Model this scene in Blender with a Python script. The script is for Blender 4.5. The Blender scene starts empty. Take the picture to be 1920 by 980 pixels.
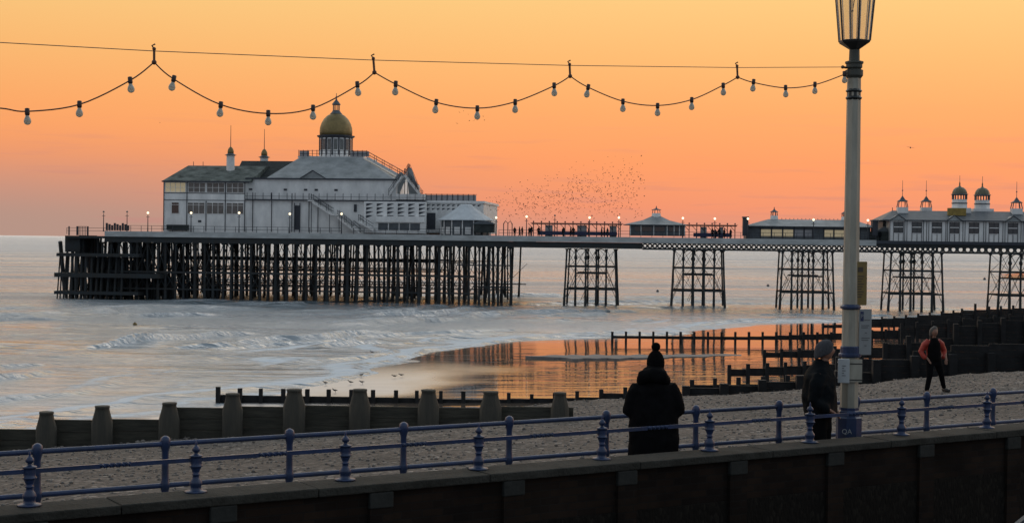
import bpy, bmesh, math, random
import numpy as np
from mathutils import Matrix, Vector, noise
R = math.radians
random.seed(7)
sc = bpy.context.scene
COL = sc.collection

# ------------------------------------------------------------------ camera
E = 10.8                      # eye height above the low-tide sea
F = 2800.0                    # focal length in photo pixels (photo 1920 wide)
cam_d = bpy.data.cameras.new('camera'); cam = bpy.data.objects.new('camera', cam_d); COL.objects.link(cam)
cam_d.sensor_width = 36; cam_d.lens = 36 * F / 1920; cam_d.clip_end = 200000; cam_d.clip_start = .1
ROLL = 0.70; PITCH = 0.767
MC = Matrix.Translation((0, 0, E)) @ Matrix.Rotation(R(90 - PITCH), 4, 'X') @ Matrix.Rotation(R(ROLL), 4, 'Z')
cam.matrix_world = MC
sc.camera = cam
RC = MC.to_3x3()
def ray(px, py): return RC @ Vector(((px - 960) / F, -(py - 490) / F, -1))
def at(px, py, Y):
    r = ray(px, py); k = Y / r.y
    return Vector((r.x * k, Y, E + r.z * k))
def atz(px, py, z):
    r = ray(px, py); k = (z - E) / r.z
    return Vector((r.x * k, r.y * k, z))
def atline(px, py, x0, y0, m):            # vertical plane Y = y0 + m (X - x0)
    r = ray(px, py); k = (y0 - m * x0) / (r.y - m * r.x)
    return Vector((r.x * k, r.y * k, E + r.z * k))

# ------------------------------------------------------------------ world
def lin(c): return tuple(((v / 255) / 12.92 if v / 255 <= .04045 else ((v / 255 + .055) / 1.055) ** 2.4) for v in c) + (1,)
w = bpy.data.worlds.new('World'); sc.world = w; w.use_nodes = True
nt = w.node_tree; nt.nodes.clear()
N = nt.nodes.new; Lk = nt.links.new
out = N('ShaderNodeOutputWorld'); bg = N('ShaderNodeBackground'); Lk(bg.outputs[0], out.inputs[0])
tc = N('ShaderNodeTexCoord'); sep = N('ShaderNodeSeparateXYZ'); Lk(tc.outputs['Generated'], sep.inputs[0])
def ramp(stops, src):
    r = N('ShaderNodeValToRGB'); e = r.color_ramp.elements
    while len(e) > 1: e.remove(e[-1])
    for i, (p, c) in enumerate(stops):
        if i == 0: e[0].position = p; e[0].color = c
        else:
            q = e.new(p); q.color = c
    Lk(src, r.inputs[0]); return r.outputs[0]
sd = lambda d: math.sin(R(d))
front = ramp([(0, lin((192, 146, 134))), (sd(.5), lin((216, 148, 126))), (sd(1.3), lin((241, 149, 112))), (sd(3), lin((253, 158, 103))),
              (sd(5), lin((255, 172, 106))), (sd(7), lin((253, 187, 115))), (sd(9.3), lin((252, 202, 128))), (sd(12.5), lin((255, 226, 176))),
              (sd(19), tuple(1.5 * q for q in lin((252, 238, 220))[:3]) + (1,)), (sd(34), tuple(1.45 * q for q in lin((230, 234, 236))[:3]) + (1,)), (sd(60), lin((172, 184, 194))), (1, lin((146, 160, 174)))], sep.outputs[2])
back = ramp([(0, lin((148, 156, 166))), (sd(12), lin((164, 174, 186))), (sd(40), lin((158, 170, 180))), (1, lin((146, 160, 174)))], sep.outputs[2])
mr = N('ShaderNodeMapRange'); mr.interpolation_type = 'SMOOTHSTEP'; mr.inputs[1].default_value = -.55; mr.inputs[2].default_value = .9
Lk(sep.outputs[1], mr.inputs[0])
mx = N('ShaderNodeMix'); mx.data_type = 'RGBA'; Lk(mr.outputs[0], mx.inputs[0]); Lk(back, mx.inputs[6]); Lk(front, mx.inputs[7])
# slightly yellower and brighter towards the right, where the sun has gone down
mr2 = N('ShaderNodeMapRange'); mr2.inputs[1].default_value = -.35; mr2.inputs[2].default_value = .4; mr2.inputs[3].default_value = .97; mr2.inputs[4].default_value = 1.06
Lk(sep.outputs[0], mr2.inputs[0])
ml = N('ShaderNodeVectorMath'); ml.operation = 'SCALE'; Lk(mx.outputs[2], ml.inputs[0]); Lk(mr2.outputs[0], ml.inputs[3])
# dull mauve band low on the left
lf = N('ShaderNodeMapRange'); lf.interpolation_type = 'SMOOTHSTEP'; lf.inputs[1].default_value = .10; lf.inputs[2].default_value = -.34; Lk(sep.outputs[0], lf.inputs[0])
lh = N('ShaderNodeMapRange'); lh.interpolation_type = 'SMOOTHSTEP'; lh.inputs[1].default_value = sd(4.4); lh.inputs[2].default_value = sd(.2); lh.inputs[3].default_value = 0; lh.inputs[4].default_value = 1.0; Lk(sep.outputs[2], lh.inputs[0])
lm = N('ShaderNodeMath'); lm.operation = 'MULTIPLY'; Lk(lf.outputs[0], lm.inputs[0]); Lk(lh.outputs[0], lm.inputs[1])
lx = N('ShaderNodeMix'); lx.data_type = 'RGBA'; Lk(lm.outputs[0], lx.inputs[0]); Lk(ml.outputs[0], lx.inputs[6]); lx.inputs[7].default_value = lin((182, 148, 134))
ml = lx
# thin dusky cloud streaks near the horizon
mp = N('ShaderNodeMapping'); mp.inputs[3].default_value = (14, 14, 190); Lk(tc.outputs['Generated'], mp.inputs[0])
nz = N('ShaderNodeTexNoise'); nz.inputs['Scale'].default_value = 1.0; nz.inputs['Detail'].default_value = 4; Lk(mp.outputs[0], nz.inputs[0])
cr = N('ShaderNodeMapRange'); cr.inputs[1].default_value = .55; cr.inputs[2].default_value = .70; Lk(nz.outputs[0], cr.inputs[0])
hz = N('ShaderNodeMapRange'); hz.inputs[1].default_value = sd(.3); hz.inputs[2].default_value = sd(5.5); hz.inputs[3].default_value = .42; hz.inputs[4].default_value = 0
Lk(sep.outputs[2], hz.inputs[0])
mm = N('ShaderNodeMath'); mm.operation = 'MULTIPLY'; Lk(cr.outputs[0], mm.inputs[0]); Lk(hz.outputs[0], mm.inputs[1])
mx2 = N('ShaderNodeMix'); mx2.data_type = 'RGBA'; Lk(mm.outputs[0], mx2.inputs[0]); Lk(ml.outputs[2], mx2.inputs[6]); mx2.inputs[7].default_value = lin((196, 136, 128))
sky = N('ShaderNodeTexSky'); sky.sky_type = 'NISHITA'; sky.sun_disc = False; sky.sun_elevation = R(1.0); sky.sun_rotation = R(50)
sc1 = N('ShaderNodeVectorMath'); sc1.operation = 'SCALE'; Lk(sky.outputs[0], sc1.inputs[0]); sc1.inputs[3].default_value = .004
ad = N('ShaderNodeVectorMath'); ad.operation = 'ADD'; Lk(mx2.outputs[2], ad.inputs[0]); Lk(sc1.outputs[0], ad.inputs[1])
Lk(ad.outputs[0], bg.inputs[0]); bg.inputs[1].default_value = 1.0
sun_d = bpy.data.lights.new('sun', 'SUN'); sun = bpy.data.objects.new('sun', sun_d); COL.objects.link(sun)
sun_d.energy = .12; sun_d.angle = R(12); sun_d.color = (1, .62, .36)
sun.rotation_euler = (R(86), 0, R(180 - 50))
sc.view_settings.view_transform = 'Standard'; sc.view_settings.look = 'None'
sc.view_settings.exposure = 0; sc.view_settings.gamma = 1

# ------------------------------------------------------------------ materials
MATS = {}
def mat(name, col, rough=.7, var=.25, scale=3.0, metal=0, bump=0, bscale=20, emit=None, estr=0, stretch=(1, 1, 1), col2=None, spec=.5, trans=0, world=False):
    if name in MATS: return MATS[name]
    m = bpy.data.materials.new(name); m.use_nodes = True; t = m.node_tree; b = t.nodes['Principled BSDF']
    b.inputs['Roughness'].default_value = rough; b.inputs['Metallic'].default_value = metal
    b.inputs['Specular IOR Level'].default_value = spec; b.inputs['Transmission Weight'].default_value = trans
    c = t.nodes.new('ShaderNodeTexCoord'); mpn = t.nodes.new('ShaderNodeMapping'); mpn.inputs[3].default_value = stretch
    t.links.new(c.outputs['Object'], mpn.inputs[0])
    n = t.nodes.new('ShaderNodeTexNoise'); n.inputs['Scale'].default_value = scale; n.inputs['Detail'].default_value = 6; n.inputs['Roughness'].default_value = .62
    t.links.new(mpn.outputs[0], n.inputs[0])
    r = t.nodes.new('ShaderNodeValToRGB'); e = r.color_ramp.elements
    e[0].position = .32; e[1].position = .68
    c2 = col2 or tuple(v * (1 - var) for v in col)
    e[0].color = tuple(c2) + (1,); e[1].color = tuple(min(1, v * (1 + var * .5)) for v in col) + (1,)
    t.links.new(n.outputs[0], r.inputs[0]); t.links.new(r.outputs[0], b.inputs['Base Color'])
    if bump:
        n2 = t.nodes.new('ShaderNodeTexNoise'); n2.inputs['Scale'].default_value = bscale; n2.inputs['Detail'].default_value = 5
        t.links.new(mpn.outputs[0], n2.inputs[0])
        bp = t.nodes.new('ShaderNodeBump'); bp.inputs['Strength'].default_value = bump; bp.inputs['Distance'].default_value = .02
        t.links.new(n2.outputs[0], bp.inputs['Height']); t.links.new(bp.outputs[0], b.inputs['Normal'])
    if emit:
        b.inputs['Emission Color'].default_value = tuple(emit) + (1,); b.inputs['Emission Strength'].default_value = estr
    MATS[name] = m; return m
M_white = mat('weathered_white_paint', (.80, .80, .79), .6, .12, .55, stretch=(1, 1, .5), col2=(.60, .61, .61))
M_white2 = mat('white_boarding', (.72, .72, .71), .65, .25, 1.2)
M_trim = mat('dark_trim', (.03, .036, .05), .6)
M_lead = mat('lead_roof', (.27, .29, .30), .55, .3, .5, col2=(.15, .17, .175))
M_slate = mat('dark_slate', (.045, .052, .052), .9, .4, .9, spec=.1)
M_slate2 = mat('grey_slate', (.085, .10, .115), .6, .35, 1.2)
M_gold = mat('gold_leaf', (.235, .175, .07), .55, .3, .9, metal=.3)
M_goldroof = mat('verdigris_dome', (.14, .13, .08), .5, .3, 2)
M_moss = mat('yellow_sheeting', (.30, .21, .05), .7, .35, 1.5)
M_iron = mat('pier_iron', (.028, .036, .042), .8, .4, .8, col2=(.036, .034, .031), spec=.2)
M_fascia = mat('deck_fascia', (.42, .44, .44), .7, .3, .35, stretch=(1, 1, 3))
M_deck = mat('deck_boards', (.16, .15, .14), .8)
M_glass = mat('dark_window_glass', (.02, .025, .03), .08, .3, 2, spec=.8)
M_glassp = mat('pale_window_glass', (.10, .11, .11), .15, .4, 1.5, spec=.8)
M_litw = mat('lit_window', (.4, .35, .25), .4, .3, 2, emit=(.9, .72, .42), estr=.2)
M_lamp = mat('lamp_globe', (.9, .85, .7), .3, .05, 3, emit=(1, .80, .50), estr=1.8)
M_lampoff = mat('lamp_globe_unlit', (.25, .2, .18), .3)
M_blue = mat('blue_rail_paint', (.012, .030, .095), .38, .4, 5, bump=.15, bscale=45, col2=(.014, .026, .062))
M_cream = mat('cream_post_paint', (.36, .35, .295), .5, .2, 2.2, bump=.1, stretch=(3, 3, .6), col2=(.24, .23, .19))
M_blk = mat('lantern_black', (.022, .025, .025), .4, .3)
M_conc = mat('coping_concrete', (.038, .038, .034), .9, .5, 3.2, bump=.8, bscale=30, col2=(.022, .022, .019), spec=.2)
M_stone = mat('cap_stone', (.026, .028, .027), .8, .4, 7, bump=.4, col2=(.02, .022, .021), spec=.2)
M_prom = mat('promenade_paving', (.14, .135, .13), .8, .3, 2, bump=.3)
M_timber = mat('groyne_timber', (.075, .069, .055), .9, .4, 2.5, bump=.8, spec=.2, bscale=14, stretch=(.6, 1, 5), col2=(.04, .04, .034))
M_timberp = mat('groyne_post_timber', (.062, .056, .044), .85, .4, 3, bump=.8, bscale=14, stretch=(4, 4, .5), col2=(.05, .048, .04))
M_timberd = mat('wet_groyne_timber', (.018, .018, .019), .7, .4, 2, bump=.5, bscale=8, spec=.2)
M_bulb = mat('frosted_bulb', (.60, .58, .50), .25, .15, 8, trans=.35)
M_sock = mat('bulb_socket', (.035, .02, .018), .5)
M_cable = mat('cable_rubber', (.09, .035, .02), .5)
M_wire = mat('steel_wire', (.10, .07, .05), .4, metal=.6)
M_coatb = mat('black_coat', (.006, .006, .007), .8, .3, 9, bump=.35, bscale=14, spec=.03)
M_coatn = mat('navy_coat', (.007, .009, .011), .7, .3, 9, bump=.35, bscale=14, spec=.03)
M_trou = mat('dark_trousers', (.007, .007, .008), .9, .3, 9, spec=.03)
M_knit = mat('grey_knit', (.06, .065, .075), .95, .3, 40, bump=.8, bscale=120)
M_knitb = mat('black_knit', (.006, .006, .007), .95, .3, 40, bump=.8, bscale=120, spec=.03)
M_skin = mat('skin', (.24, .12, .08), .55, .12, 8)
M_hair = mat('pale_hair', (.12, .11, .10), .7, .3, 30)
M_red = mat('red_jacket', (.34, .03, .016), .6, .3, 8)
M_shoe = mat('shoe', (.03, .03, .03), .6)
M_eye = mat('eye', (.02, .02, .02), .1)
M_bird = mat('starling_feathers', (.07, .05, .045), .8)
M_gull = mat('gull_feathers', (.09, .08, .075), .8)
M_buoy = mat('buoy_yellow', (.16, .10, .02), .5)
M_signy = mat('yellow_notice', (.17, .12, .03), .5, .2, 12)
M_signg = mat('grey_sign', (.24, .26, .27), .45, .15, 6)
M_signw = mat('pale_notice', (.44, .48, .50), .45, .1, 6)
M_ink = mat('dark_ink', (.05, .04, .03), .6)
M_inkb = mat('blue_ink', (.02, .03, .10), .6)
M_whp = mat('white_marking', (.34, .36, .38), .6)
M_scr = mat('windscreen_glass', (.30, .31, .33), .2, .2, 1, spec=.7)

def brick_mat():
    m = bpy.data.materials.new('dark_brick_wall'); m.use_nodes = True; t = m.node_tree; b = t.nodes['Principled BSDF']
    c = t.nodes.new('ShaderNodeTexCoord'); s = t.nodes.new('ShaderNodeMapping'); s.inputs[2].default_value = (R(90), 0, 0)
    t.links.new(c.outputs['Object'], s.inputs[0])
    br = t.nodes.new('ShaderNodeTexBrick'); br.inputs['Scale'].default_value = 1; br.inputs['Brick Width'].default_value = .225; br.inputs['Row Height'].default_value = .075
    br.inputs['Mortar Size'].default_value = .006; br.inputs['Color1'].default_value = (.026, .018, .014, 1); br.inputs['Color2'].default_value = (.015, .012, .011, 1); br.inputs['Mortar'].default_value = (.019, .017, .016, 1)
    t.links.new(s.outputs[0], br.inputs[0])
    n = t.nodes.new('ShaderNodeTexNoise'); n.inputs['Scale'].default_value = 2; n.inputs['Detail'].default_value = 6; t.links.new(c.outputs['Object'], n.inputs[0])
    mxn = t.nodes.new('ShaderNodeMix'); mxn.data_type = 'RGBA'; mxn.blend_type = 'MULTIPLY'; mxn.inputs[0].default_value = .8
    rr = t.nodes.new('ShaderNodeValToRGB'); rr.color_ramp.elements[0].position = .3; rr.color_ramp.elements[0].color = (.45, .45, .45, 1); rr.color_ramp.elements[1].position = .7; rr.color_ramp.elements[1].color = (1.2, 1.15, 1.1, 1)
    t.links.new(n.outputs[0], rr.inputs[0]); t.links.new(br.outputs[0], mxn.inputs[6]); t.links.new(rr.outputs[0], mxn.inputs[7]); t.links.new(mxn.outputs[2], b.inputs['Base Color'])
    bp = t.nodes.new('ShaderNodeBump'); bp.inputs['Strength'].default_value = .6; bp.inputs['Distance'].default_value = .01; bp.invert = True
    t.links.new(br.outputs['Fac'], bp.inputs['Height']); t.links.new(bp.outputs[0], b.inputs['Normal']); b.inputs['Roughness'].default_value = .95; b.inputs['Specular IOR Level'].default_value = .08
    return m
M_brick = brick_mat()
def flint_mat():
    m = bpy.data.materials.new('knapped_flint'); m.use_nodes = True; t = m.node_tree; b = t.nodes['Principled BSDF']
    c = t.nodes.new('ShaderNodeTexCoord'); s = t.nodes.new('ShaderNodeMapping'); s.inputs[3].default_value = (36, 36, 15)
    t.links.new(c.outputs['Object'], s.inputs[0])
    v = t.nodes.new('ShaderNodeTexVoronoi'); v.inputs['Scale'].default_value = 1; t.links.new(s.outputs[0], v.inputs[0])
    r = t.nodes.new('ShaderNodeValToRGB'); e = r.color_ramp.elements; e[0].position = .72; e[0].color = (.010, .009, .008, 1); e[1].position = 1; e[1].color = (.020, .018, .015, 1)
    sp = t.nodes.new('ShaderNodeSeparateColor'); t.links.new(v.outputs['Color'], sp.inputs[0]); t.links.new(sp.outputs[0], r.inputs[0])
    t.links.new(r.outputs[0], b.inputs['Base Color']); b.inputs['Roughness'].default_value = .8; b.inputs['Specular IOR Level'].default_value = .08
    bp = t.nodes.new('ShaderNodeBump'); bp.inputs['Strength'].default_value = .6; bp.inputs['Distance'].default_value = .015; bp.invert = True
    t.links.new(v.outputs['Distance'], bp.inputs['Height']); t.links.new(bp.outputs[0], b.inputs['Normal'])
    return m
M_flint = flint_mat()

def beach_mat():
    m = bpy.data.materials.new('beach'); m.use_nodes = True; t = m.node_tree; b = t.nodes['Principled BSDF']; o = t.nodes['Material Output']
    Nn = t.nodes.new; K = t.links.new
    fl_ = Nn('ShaderNodeAttribute'); fl_.attribute_name = 'film'; c = Nn('ShaderNodeTexCoord'); at_ = Nn('ShaderNodeAttribute'); at_.attribute_name = 'wet'
    v = Nn('ShaderNodeTexVoronoi'); v.inputs['Scale'].default_value = 13; v.inputs['Randomness'].default_value = 1; K(c.outputs['Object'], v.inputs[0])
    r = Nn('ShaderNodeValToRGB'); e = r.color_ramp.elements
    e[0].position = 0; e[0].color = (.022, .019, .018, 1); e[1].position = 1; e[1].color = (.48, .42, .37, 1)
    q = e.new(.45); q.color = (.075, .063, .055, 1); q = e.new(.85); q.color = (.16, .135, .118, 1)
    sp = Nn('ShaderNodeSeparateColor'); K(v.outputs['Color'], sp.inputs[0]); K(sp.outputs[0], r.inputs[0])
    n = Nn('ShaderNodeTexNoise'); n.inputs['Scale'].default_value = .5; n.inputs['Detail'].default_value = 7; K(c.outputs['Object'], n.inputs[0])
    mr_ = Nn('ShaderNodeMapRange'); mr_.inputs[1].default_value = .35; mr_.inputs[2].default_value = .65; mr_.inputs[3].default_value = .27; mr_.inputs[4].default_value = .60; K(n.outputs[0], mr_.inputs[0])
    vs = Nn('ShaderNodeVectorMath'); vs.operation = 'SCALE'; K(r.outputs[0], vs.inputs[0]); K(mr_.outputs[0], vs.inputs[3])
    K(vs.outputs[0], b.inputs['Base Color']); b.inputs['Roughness'].default_value = .75
    bp = Nn('ShaderNodeBump'); bp.inputs['Strength'].default_value = 1; bp.inputs['Distance'].default_value = .03; bp.invert = True
    K(v.outputs['Distance'], bp.inputs['Height'])
    n3 = Nn('ShaderNodeTexNoise'); n3.inputs['Scale'].default_value = 2.2; n3.inputs['Detail'].default_value = 5; K(c.outputs['Object'], n3.inputs[0])
    bp3 = Nn('ShaderNodeBump'); bp3.inputs['Strength'].default_value = 1; bp3.inputs['Distance'].default_value = .09
    K(n3.outputs[0], bp3.inputs['Height']); K(bp.outputs[0], bp3.inputs['Normal']); K(bp3.outputs[0], b.inputs['Normal'])
    # wet sand: a film of still water, faintly rippled
    mp_ = Nn('ShaderNodeMapping'); mp_.inputs[2].default_value = (0, 0, R(-8)); mp_.inputs[3].default_value = (.12, .55, 1); K(c.outputs['Object'], mp_.inputs[0])
    n1 = Nn('ShaderNodeTexNoise'); n1.inputs['Scale'].default_value = .9; n1.inputs['Detail'].default_value = 4; K(mp_.outputs[0], n1.inputs[0])
    b1 = Nn('ShaderNodeBump'); b1.inputs['Strength'].default_value = 1; b1.inputs['Distance'].default_value = .045; K(n1.outputs[0], b1.inputs['Height'])
    g = Nn('ShaderNodeBsdfGlossy'); g.inputs['Roughness'].default_value = .035; g.inputs[0].default_value = (.95, .93, .92, 1); K(b1.outputs[0], g.inputs['Normal'])
    d = Nn('ShaderNodeBsdfDiffuse'); d.inputs[0].default_value = (.10, .08, .065, 1)
    gr = Nn('ShaderNodeMapRange'); gr.inputs[3].default_value = .035; gr.inputs[4].default_value = .42; K(fl_.outputs['Fac'], gr.inputs[0]); K(gr.outputs[0], g.inputs['Roughness']); fr = Nn('ShaderNodeFresnel'); fr.inputs[0].default_value = 3.2; K(b1.outputs[0], fr.inputs['Normal'])
    mw = Nn('ShaderNodeMixShader'); K(fr.outputs[0], mw.inputs[0]); K(d.outputs[0], mw.inputs[1]); K(g.outputs[0], mw.inputs[2])
    mm_ = Nn('ShaderNodeMixShader'); K(at_.outputs['Fac'], mm_.inputs[0]); K(b.outputs[0], mm_.inputs[1]); K(mw.outputs[0], mm_.inputs[2])
    K(mm_.outputs[0], o.inputs[0])
    return m
def sea_mat():
    m = bpy.data.materials.new('sea_water'); m.use_nodes = True; t = m.node_tree; b = t.nodes['Principled BSDF']
    Nn = t.nodes.new; K = t.links.new
    c = Nn('ShaderNodeTexCoord'); a = Nn('ShaderNodeAttribute'); a.attribute_name = 'foam'; ac = Nn('ShaderNodeAttribute'); ac.attribute_name = 'calm'
    geo = Nn('ShaderNodeNewGeometry')
    def ns(sx, sy, sc_, det, rot=0):
        mp_ = Nn('ShaderNodeMapping'); mp_.inputs[2].default_value = (0, 0, R(rot)); mp_.inputs[3].default_value = (sx, sy, 1); K(geo.outputs['Position'], mp_.inputs[0])
        n = Nn('ShaderNodeTexNoise'); n.inputs['Scale'].default_value = sc_; n.inputs['Detail'].default_value = det; n.inputs['Roughness'].default_value = .6; K(mp_.outputs[0], n.inputs[0]); return n.outputs[0]
    n1 = ns(.14, 1, .26, 4, -6); n2 = ns(.5, 1, 1.1, 6, -12); n3 = ns(.06, .6, .05, 3, -6)
    b1 = Nn('ShaderNodeBump'); b1.inputs['Strength'].default_value = 1; b1.inputs['Distance'].default_value = 1.8; K(n1, b1.inputs['Height'])
    b2 = Nn('ShaderNodeBump'); b2.inputs['Strength'].default_value = 1; K(n2, b2.inputs['Height']); K(b1.outputs[0], b2.inputs['Normal'])
    cm = Nn('ShaderNodeMapRange'); cm.inputs[1].default_value = .42; cm.inputs[2].default_value = .62; cm.inputs[3].default_value = .2; cm.inputs[4].default_value = 1.6; K(n3, cm.inputs[0])
    sb = Nn('ShaderNodeMath'); sb.operation = 'MULTIPLY'; K(cm.outputs[0], sb.inputs[0]); K(ac.outputs['Fac'], sb.inputs[1])
    K(sb.outputs[0], b2.inputs['Distance'])
    K(b2.outputs[0], b.inputs['Normal'])
    fo = ns(.4, 1, 1.9, 10, -24)
    fm = Nn('ShaderNodeMath'); fm.operation = 'ADD'; K(fo, fm.inputs[0]); K(a.outputs['Fac'], fm.inputs[1])
    fr = Nn('ShaderNodeMapRange'); fr.inputs[1].default_value = .84; fr.inputs[2].default_value = 1.04; K(fm.outputs[0], fr.inputs[0])
    mx_ = Nn('ShaderNodeMix'); mx_.data_type = 'RGBA'; K(fr.outputs[0], mx_.inputs[0]); mx_.inputs[6].default_value = (.11, .15, .175, 1); mx_.inputs[7].default_value = (.62, .68, .73, 1)
    o = t.nodes['Material Output']; t.nodes.remove(b)
    d = Nn('ShaderNodeBsdfDiffuse'); K(mx_.outputs[2], d.inputs[0]); K(b2.outputs[0], d.inputs['Normal'])
    g1 = Nn('ShaderNodeBsdfGlossy'); g1.inputs[0].default_value = (.97, .98, 1, 1); K(b2.outputs[0], g1.inputs['Normal'])
    r2 = Nn('ShaderNodeMapRange'); r2.inputs[1].default_value = .38; r2.inputs[2].default_value = .60; r2.inputs[3].default_value = .10; r2.inputs[4].default_value = .40; K(n3, r2.inputs[0])
    sx_ = Nn('ShaderNodeSeparateXYZ'); K(geo.outputs['Position'], sx_.inputs[0]); fy = Nn('ShaderNodeMapRange'); fy.inputs[1].default_value = 220; fy.inputs[2].default_value = 1200; fy.inputs[3].default_value = 0; fy.inputs[4].default_value = .2; K(sx_.outputs[1], fy.inputs[0])
    ra = Nn('ShaderNodeMath'); K(r2.outputs[0], ra.inputs[0]); K(fy.outputs[0], ra.inputs[1]); K(ra.outputs[0], g1.inputs['Roughness'])
    r5 = Nn('ShaderNodeMath'); r5.inputs[1].default_value = .12; K(fy.outputs[0], r5.inputs[0])
    g2 = Nn('ShaderNodeBsdfGlossy'); g2.inputs[0].default_value = (.97, .98, 1, 1); K(r5.outputs[0], g2.inputs['Roughness']); K(b2.outputs[0], g2.inputs['Normal'])
    gm_ = Nn('ShaderNodeMixShader'); gm_.inputs[0].default_value = .28; K(g1.outputs[0], gm_.inputs[1]); K(g2.outputs[0], gm_.inputs[2])
    f_ = Nn('ShaderNodeFresnel'); f_.inputs[0].default_value = 3.0; K(b2.outputs[0], f_.inputs['Normal'])
    iv = Nn('ShaderNodeMath'); iv.operation = 'MULTIPLY_ADD'; K(fr.outputs[0], iv.inputs[0]); iv.inputs[1].default_value = -.75; iv.inputs[2].default_value = 1
    ff = Nn('ShaderNodeMath'); ff.operation = 'MULTIPLY'; K(f_.outputs[0], ff.inputs[0]); K(iv.outputs[0], ff.inputs[1])
    mS = Nn('ShaderNodeMixShader'); K(ff.outputs[0], mS.inputs[0]); K(d.outputs[0], mS.inputs[1]); K(gm_.outputs[0], mS.inputs[2]); K(mS.outputs[0], o.inputs[0])
    return m
M_beach = beach_mat(); M_sea = sea_mat()

# ------------------------------------------------------------------ mesh helpers
class MB:
    def __init__(s): s.v = []; s.f = []
    def add(s, vs, fs):
        k = len(s.v); s.v += [tuple(p) for p in vs]; s.f += [tuple(i + k for i in f) for f in fs]; return s
    def box(s, x0, x1, y0, y1, z0, z1):
        vs = [(x, y, z) for z in (z0, z1) for y in (y0, y1) for x in (x0, x1)]
        return s.add(vs, [(0, 2, 3, 1), (4, 5, 7, 6), (0, 1, 5, 4), (2, 6, 7, 3), (0, 4, 6, 2), (1, 3, 7, 5)])
    def obox(s, o, ax, ay, az):
        o = Vector(o); ax = Vector(ax); ay = Vector(ay); az = Vector(az)
        vs = [o + ax * i + ay * j + az * k for k in (0, 1) for j in (0, 1) for i in (0, 1)]
        return s.add(vs, [(0, 2, 3, 1), (4, 5, 7, 6), (0, 1, 5, 4), (2, 6, 7, 3), (0, 4, 6, 2), (1, 3, 7, 5)])
    def path(s, pts, rad, n=8, sx=1, up=None):
        pts = [Vector(p) for p in pts]; m = len(pts)
        if not hasattr(rad, '__len__'): rad = [rad] * m
        rings = []; a = None
        for i, p in enumerate(pts):
            d = (pts[min(i + 1, m - 1)] - pts[max(i - 1, 0)]).normalized()
            h = Vector((0, 0, 1)) if abs(d.z) < .95 else Vector((1, 0, 0))
            if a is None: a = d.cross(h).normalized()
            else: a = (a - d * a.dot(d)).normalized()      # carry the frame along without twisting
            b = d.cross(a).normalized()
            rings.append([p + (a * math.cos(2 * math.pi * k / n + math.pi / n) * sx + b * math.sin(2 * math.pi * k / n + math.pi / n)) * rad[i] for k in range(n)])
        vs = [q for r_ in rings for q in r_]; fs = []
        for i in range(m - 1):
            for k in range(n):
                k2 = (k + 1) % n; fs.append((i * n + k, i * n + k2, (i + 1) * n + k2, (i + 1) * n + k))
        fs.append(tuple(range(n))[::-1]); fs.append(tuple((m - 1) * n + k for k in range(n)))
        return s.add(vs, fs)
    def tube(s, p, q, r, n=6, r2=None): return s.path([p, q], [r, r if r2 is None else r2], n)
    def rings(s, rs, n=16):             # rs: (cx, cy, z, rx, ry)
        vs = []; fs = []
        for (cx, cy, z, rx, ry) in rs:
            for k in range(n):
                a = 2 * math.pi * k / n + math.pi / n; vs.append((cx + rx * math.cos(a), cy + ry * math.sin(a), z))
        for i in range(len(rs) - 1):
            for k in range(n):
                k2 = (k + 1) % n; fs.append((i * n + k, i * n + k2, (i + 1) * n + k2, (i + 1) * n + k))
        fs.append(tuple(range(n))[::-1]); fs.append(tuple((len(rs) - 1) * n + k for k in range(n)))
        return s.add(vs, fs)
    def lathe(s, cx, cy, prof, n=16): return s.rings([(cx, cy, z, r_, r_) for r_, z in prof], n)
    def prism(s, poly, y0, y1):         # poly of (x, z)
        n = len(poly); vs = [(x, y0, z) for x, z in poly] + [(x, y1, z) for x, z in poly]
        fs = [tuple(range(n)), tuple(range(n, 2 * n))[::-1]] + [((k + 1) % n, k, k + n, (k + 1) % n + n) for k in range(n)]
        return s.add(vs, fs)
    def frustum(s, x0, x1, y0, y1, z0, X0, X1, Y0, Y1, z1):
        vs = [(x0, y0, z0), (x1, y0, z0), (x1, y1, z0), (x0, y1, z0), (X0, Y0, z1), (X1, Y0, z1), (X1, Y1, z1), (X0, Y1, z1)]
        return s.add(vs, [(3, 2, 1, 0), (4, 5, 6, 7), (0, 1, 5, 4), (1, 2, 6, 5), (2, 3, 7, 6), (3, 0, 4, 7)])
    def ball(s, c, r, n=10, m=7, sc_=(1, 1, 1)):
        rs = []
        for i in range(m + 1):
            a = -math.pi / 2 + math.pi * i / m; rr = max(r * math.cos(a), r * .02)
            rs.append((c[0], c[1], c[2] + r * math.sin(a) * sc_[2], rr * sc_[0], rr * sc_[1]))
        return s.rings(rs, n)
I4 = Matrix.Identity(4)
class Thing:
    def __init__(s, name, label, cat, loc, frame=I4, rotz=0, group=None, kind=None):
        o = bpy.data.objects.new(name, None); COL.objects.link(o); s.o = o
        s.W = frame @ Matrix.Translation(loc) @ Matrix.Rotation(rotz, 4, 'Z')
        o.matrix_world = s.W; o.empty_display_size = .3; s.frame = frame
        o['label'] = label; o['category'] = cat
        if group: o['group'] = group
        if kind: o['kind'] = kind
        s.inv = s.W.inverted() @ frame
    def part(s, name, mb, m, parent=None, smooth=False, label=None, kind=None, local=False):
        o = mesh_obj(name, mb, m, (I4 if local else s.inv), smooth)
        o.parent = parent or s.o
        if label: o['label'] = label
        if kind: o['kind'] = kind
        return o
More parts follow.
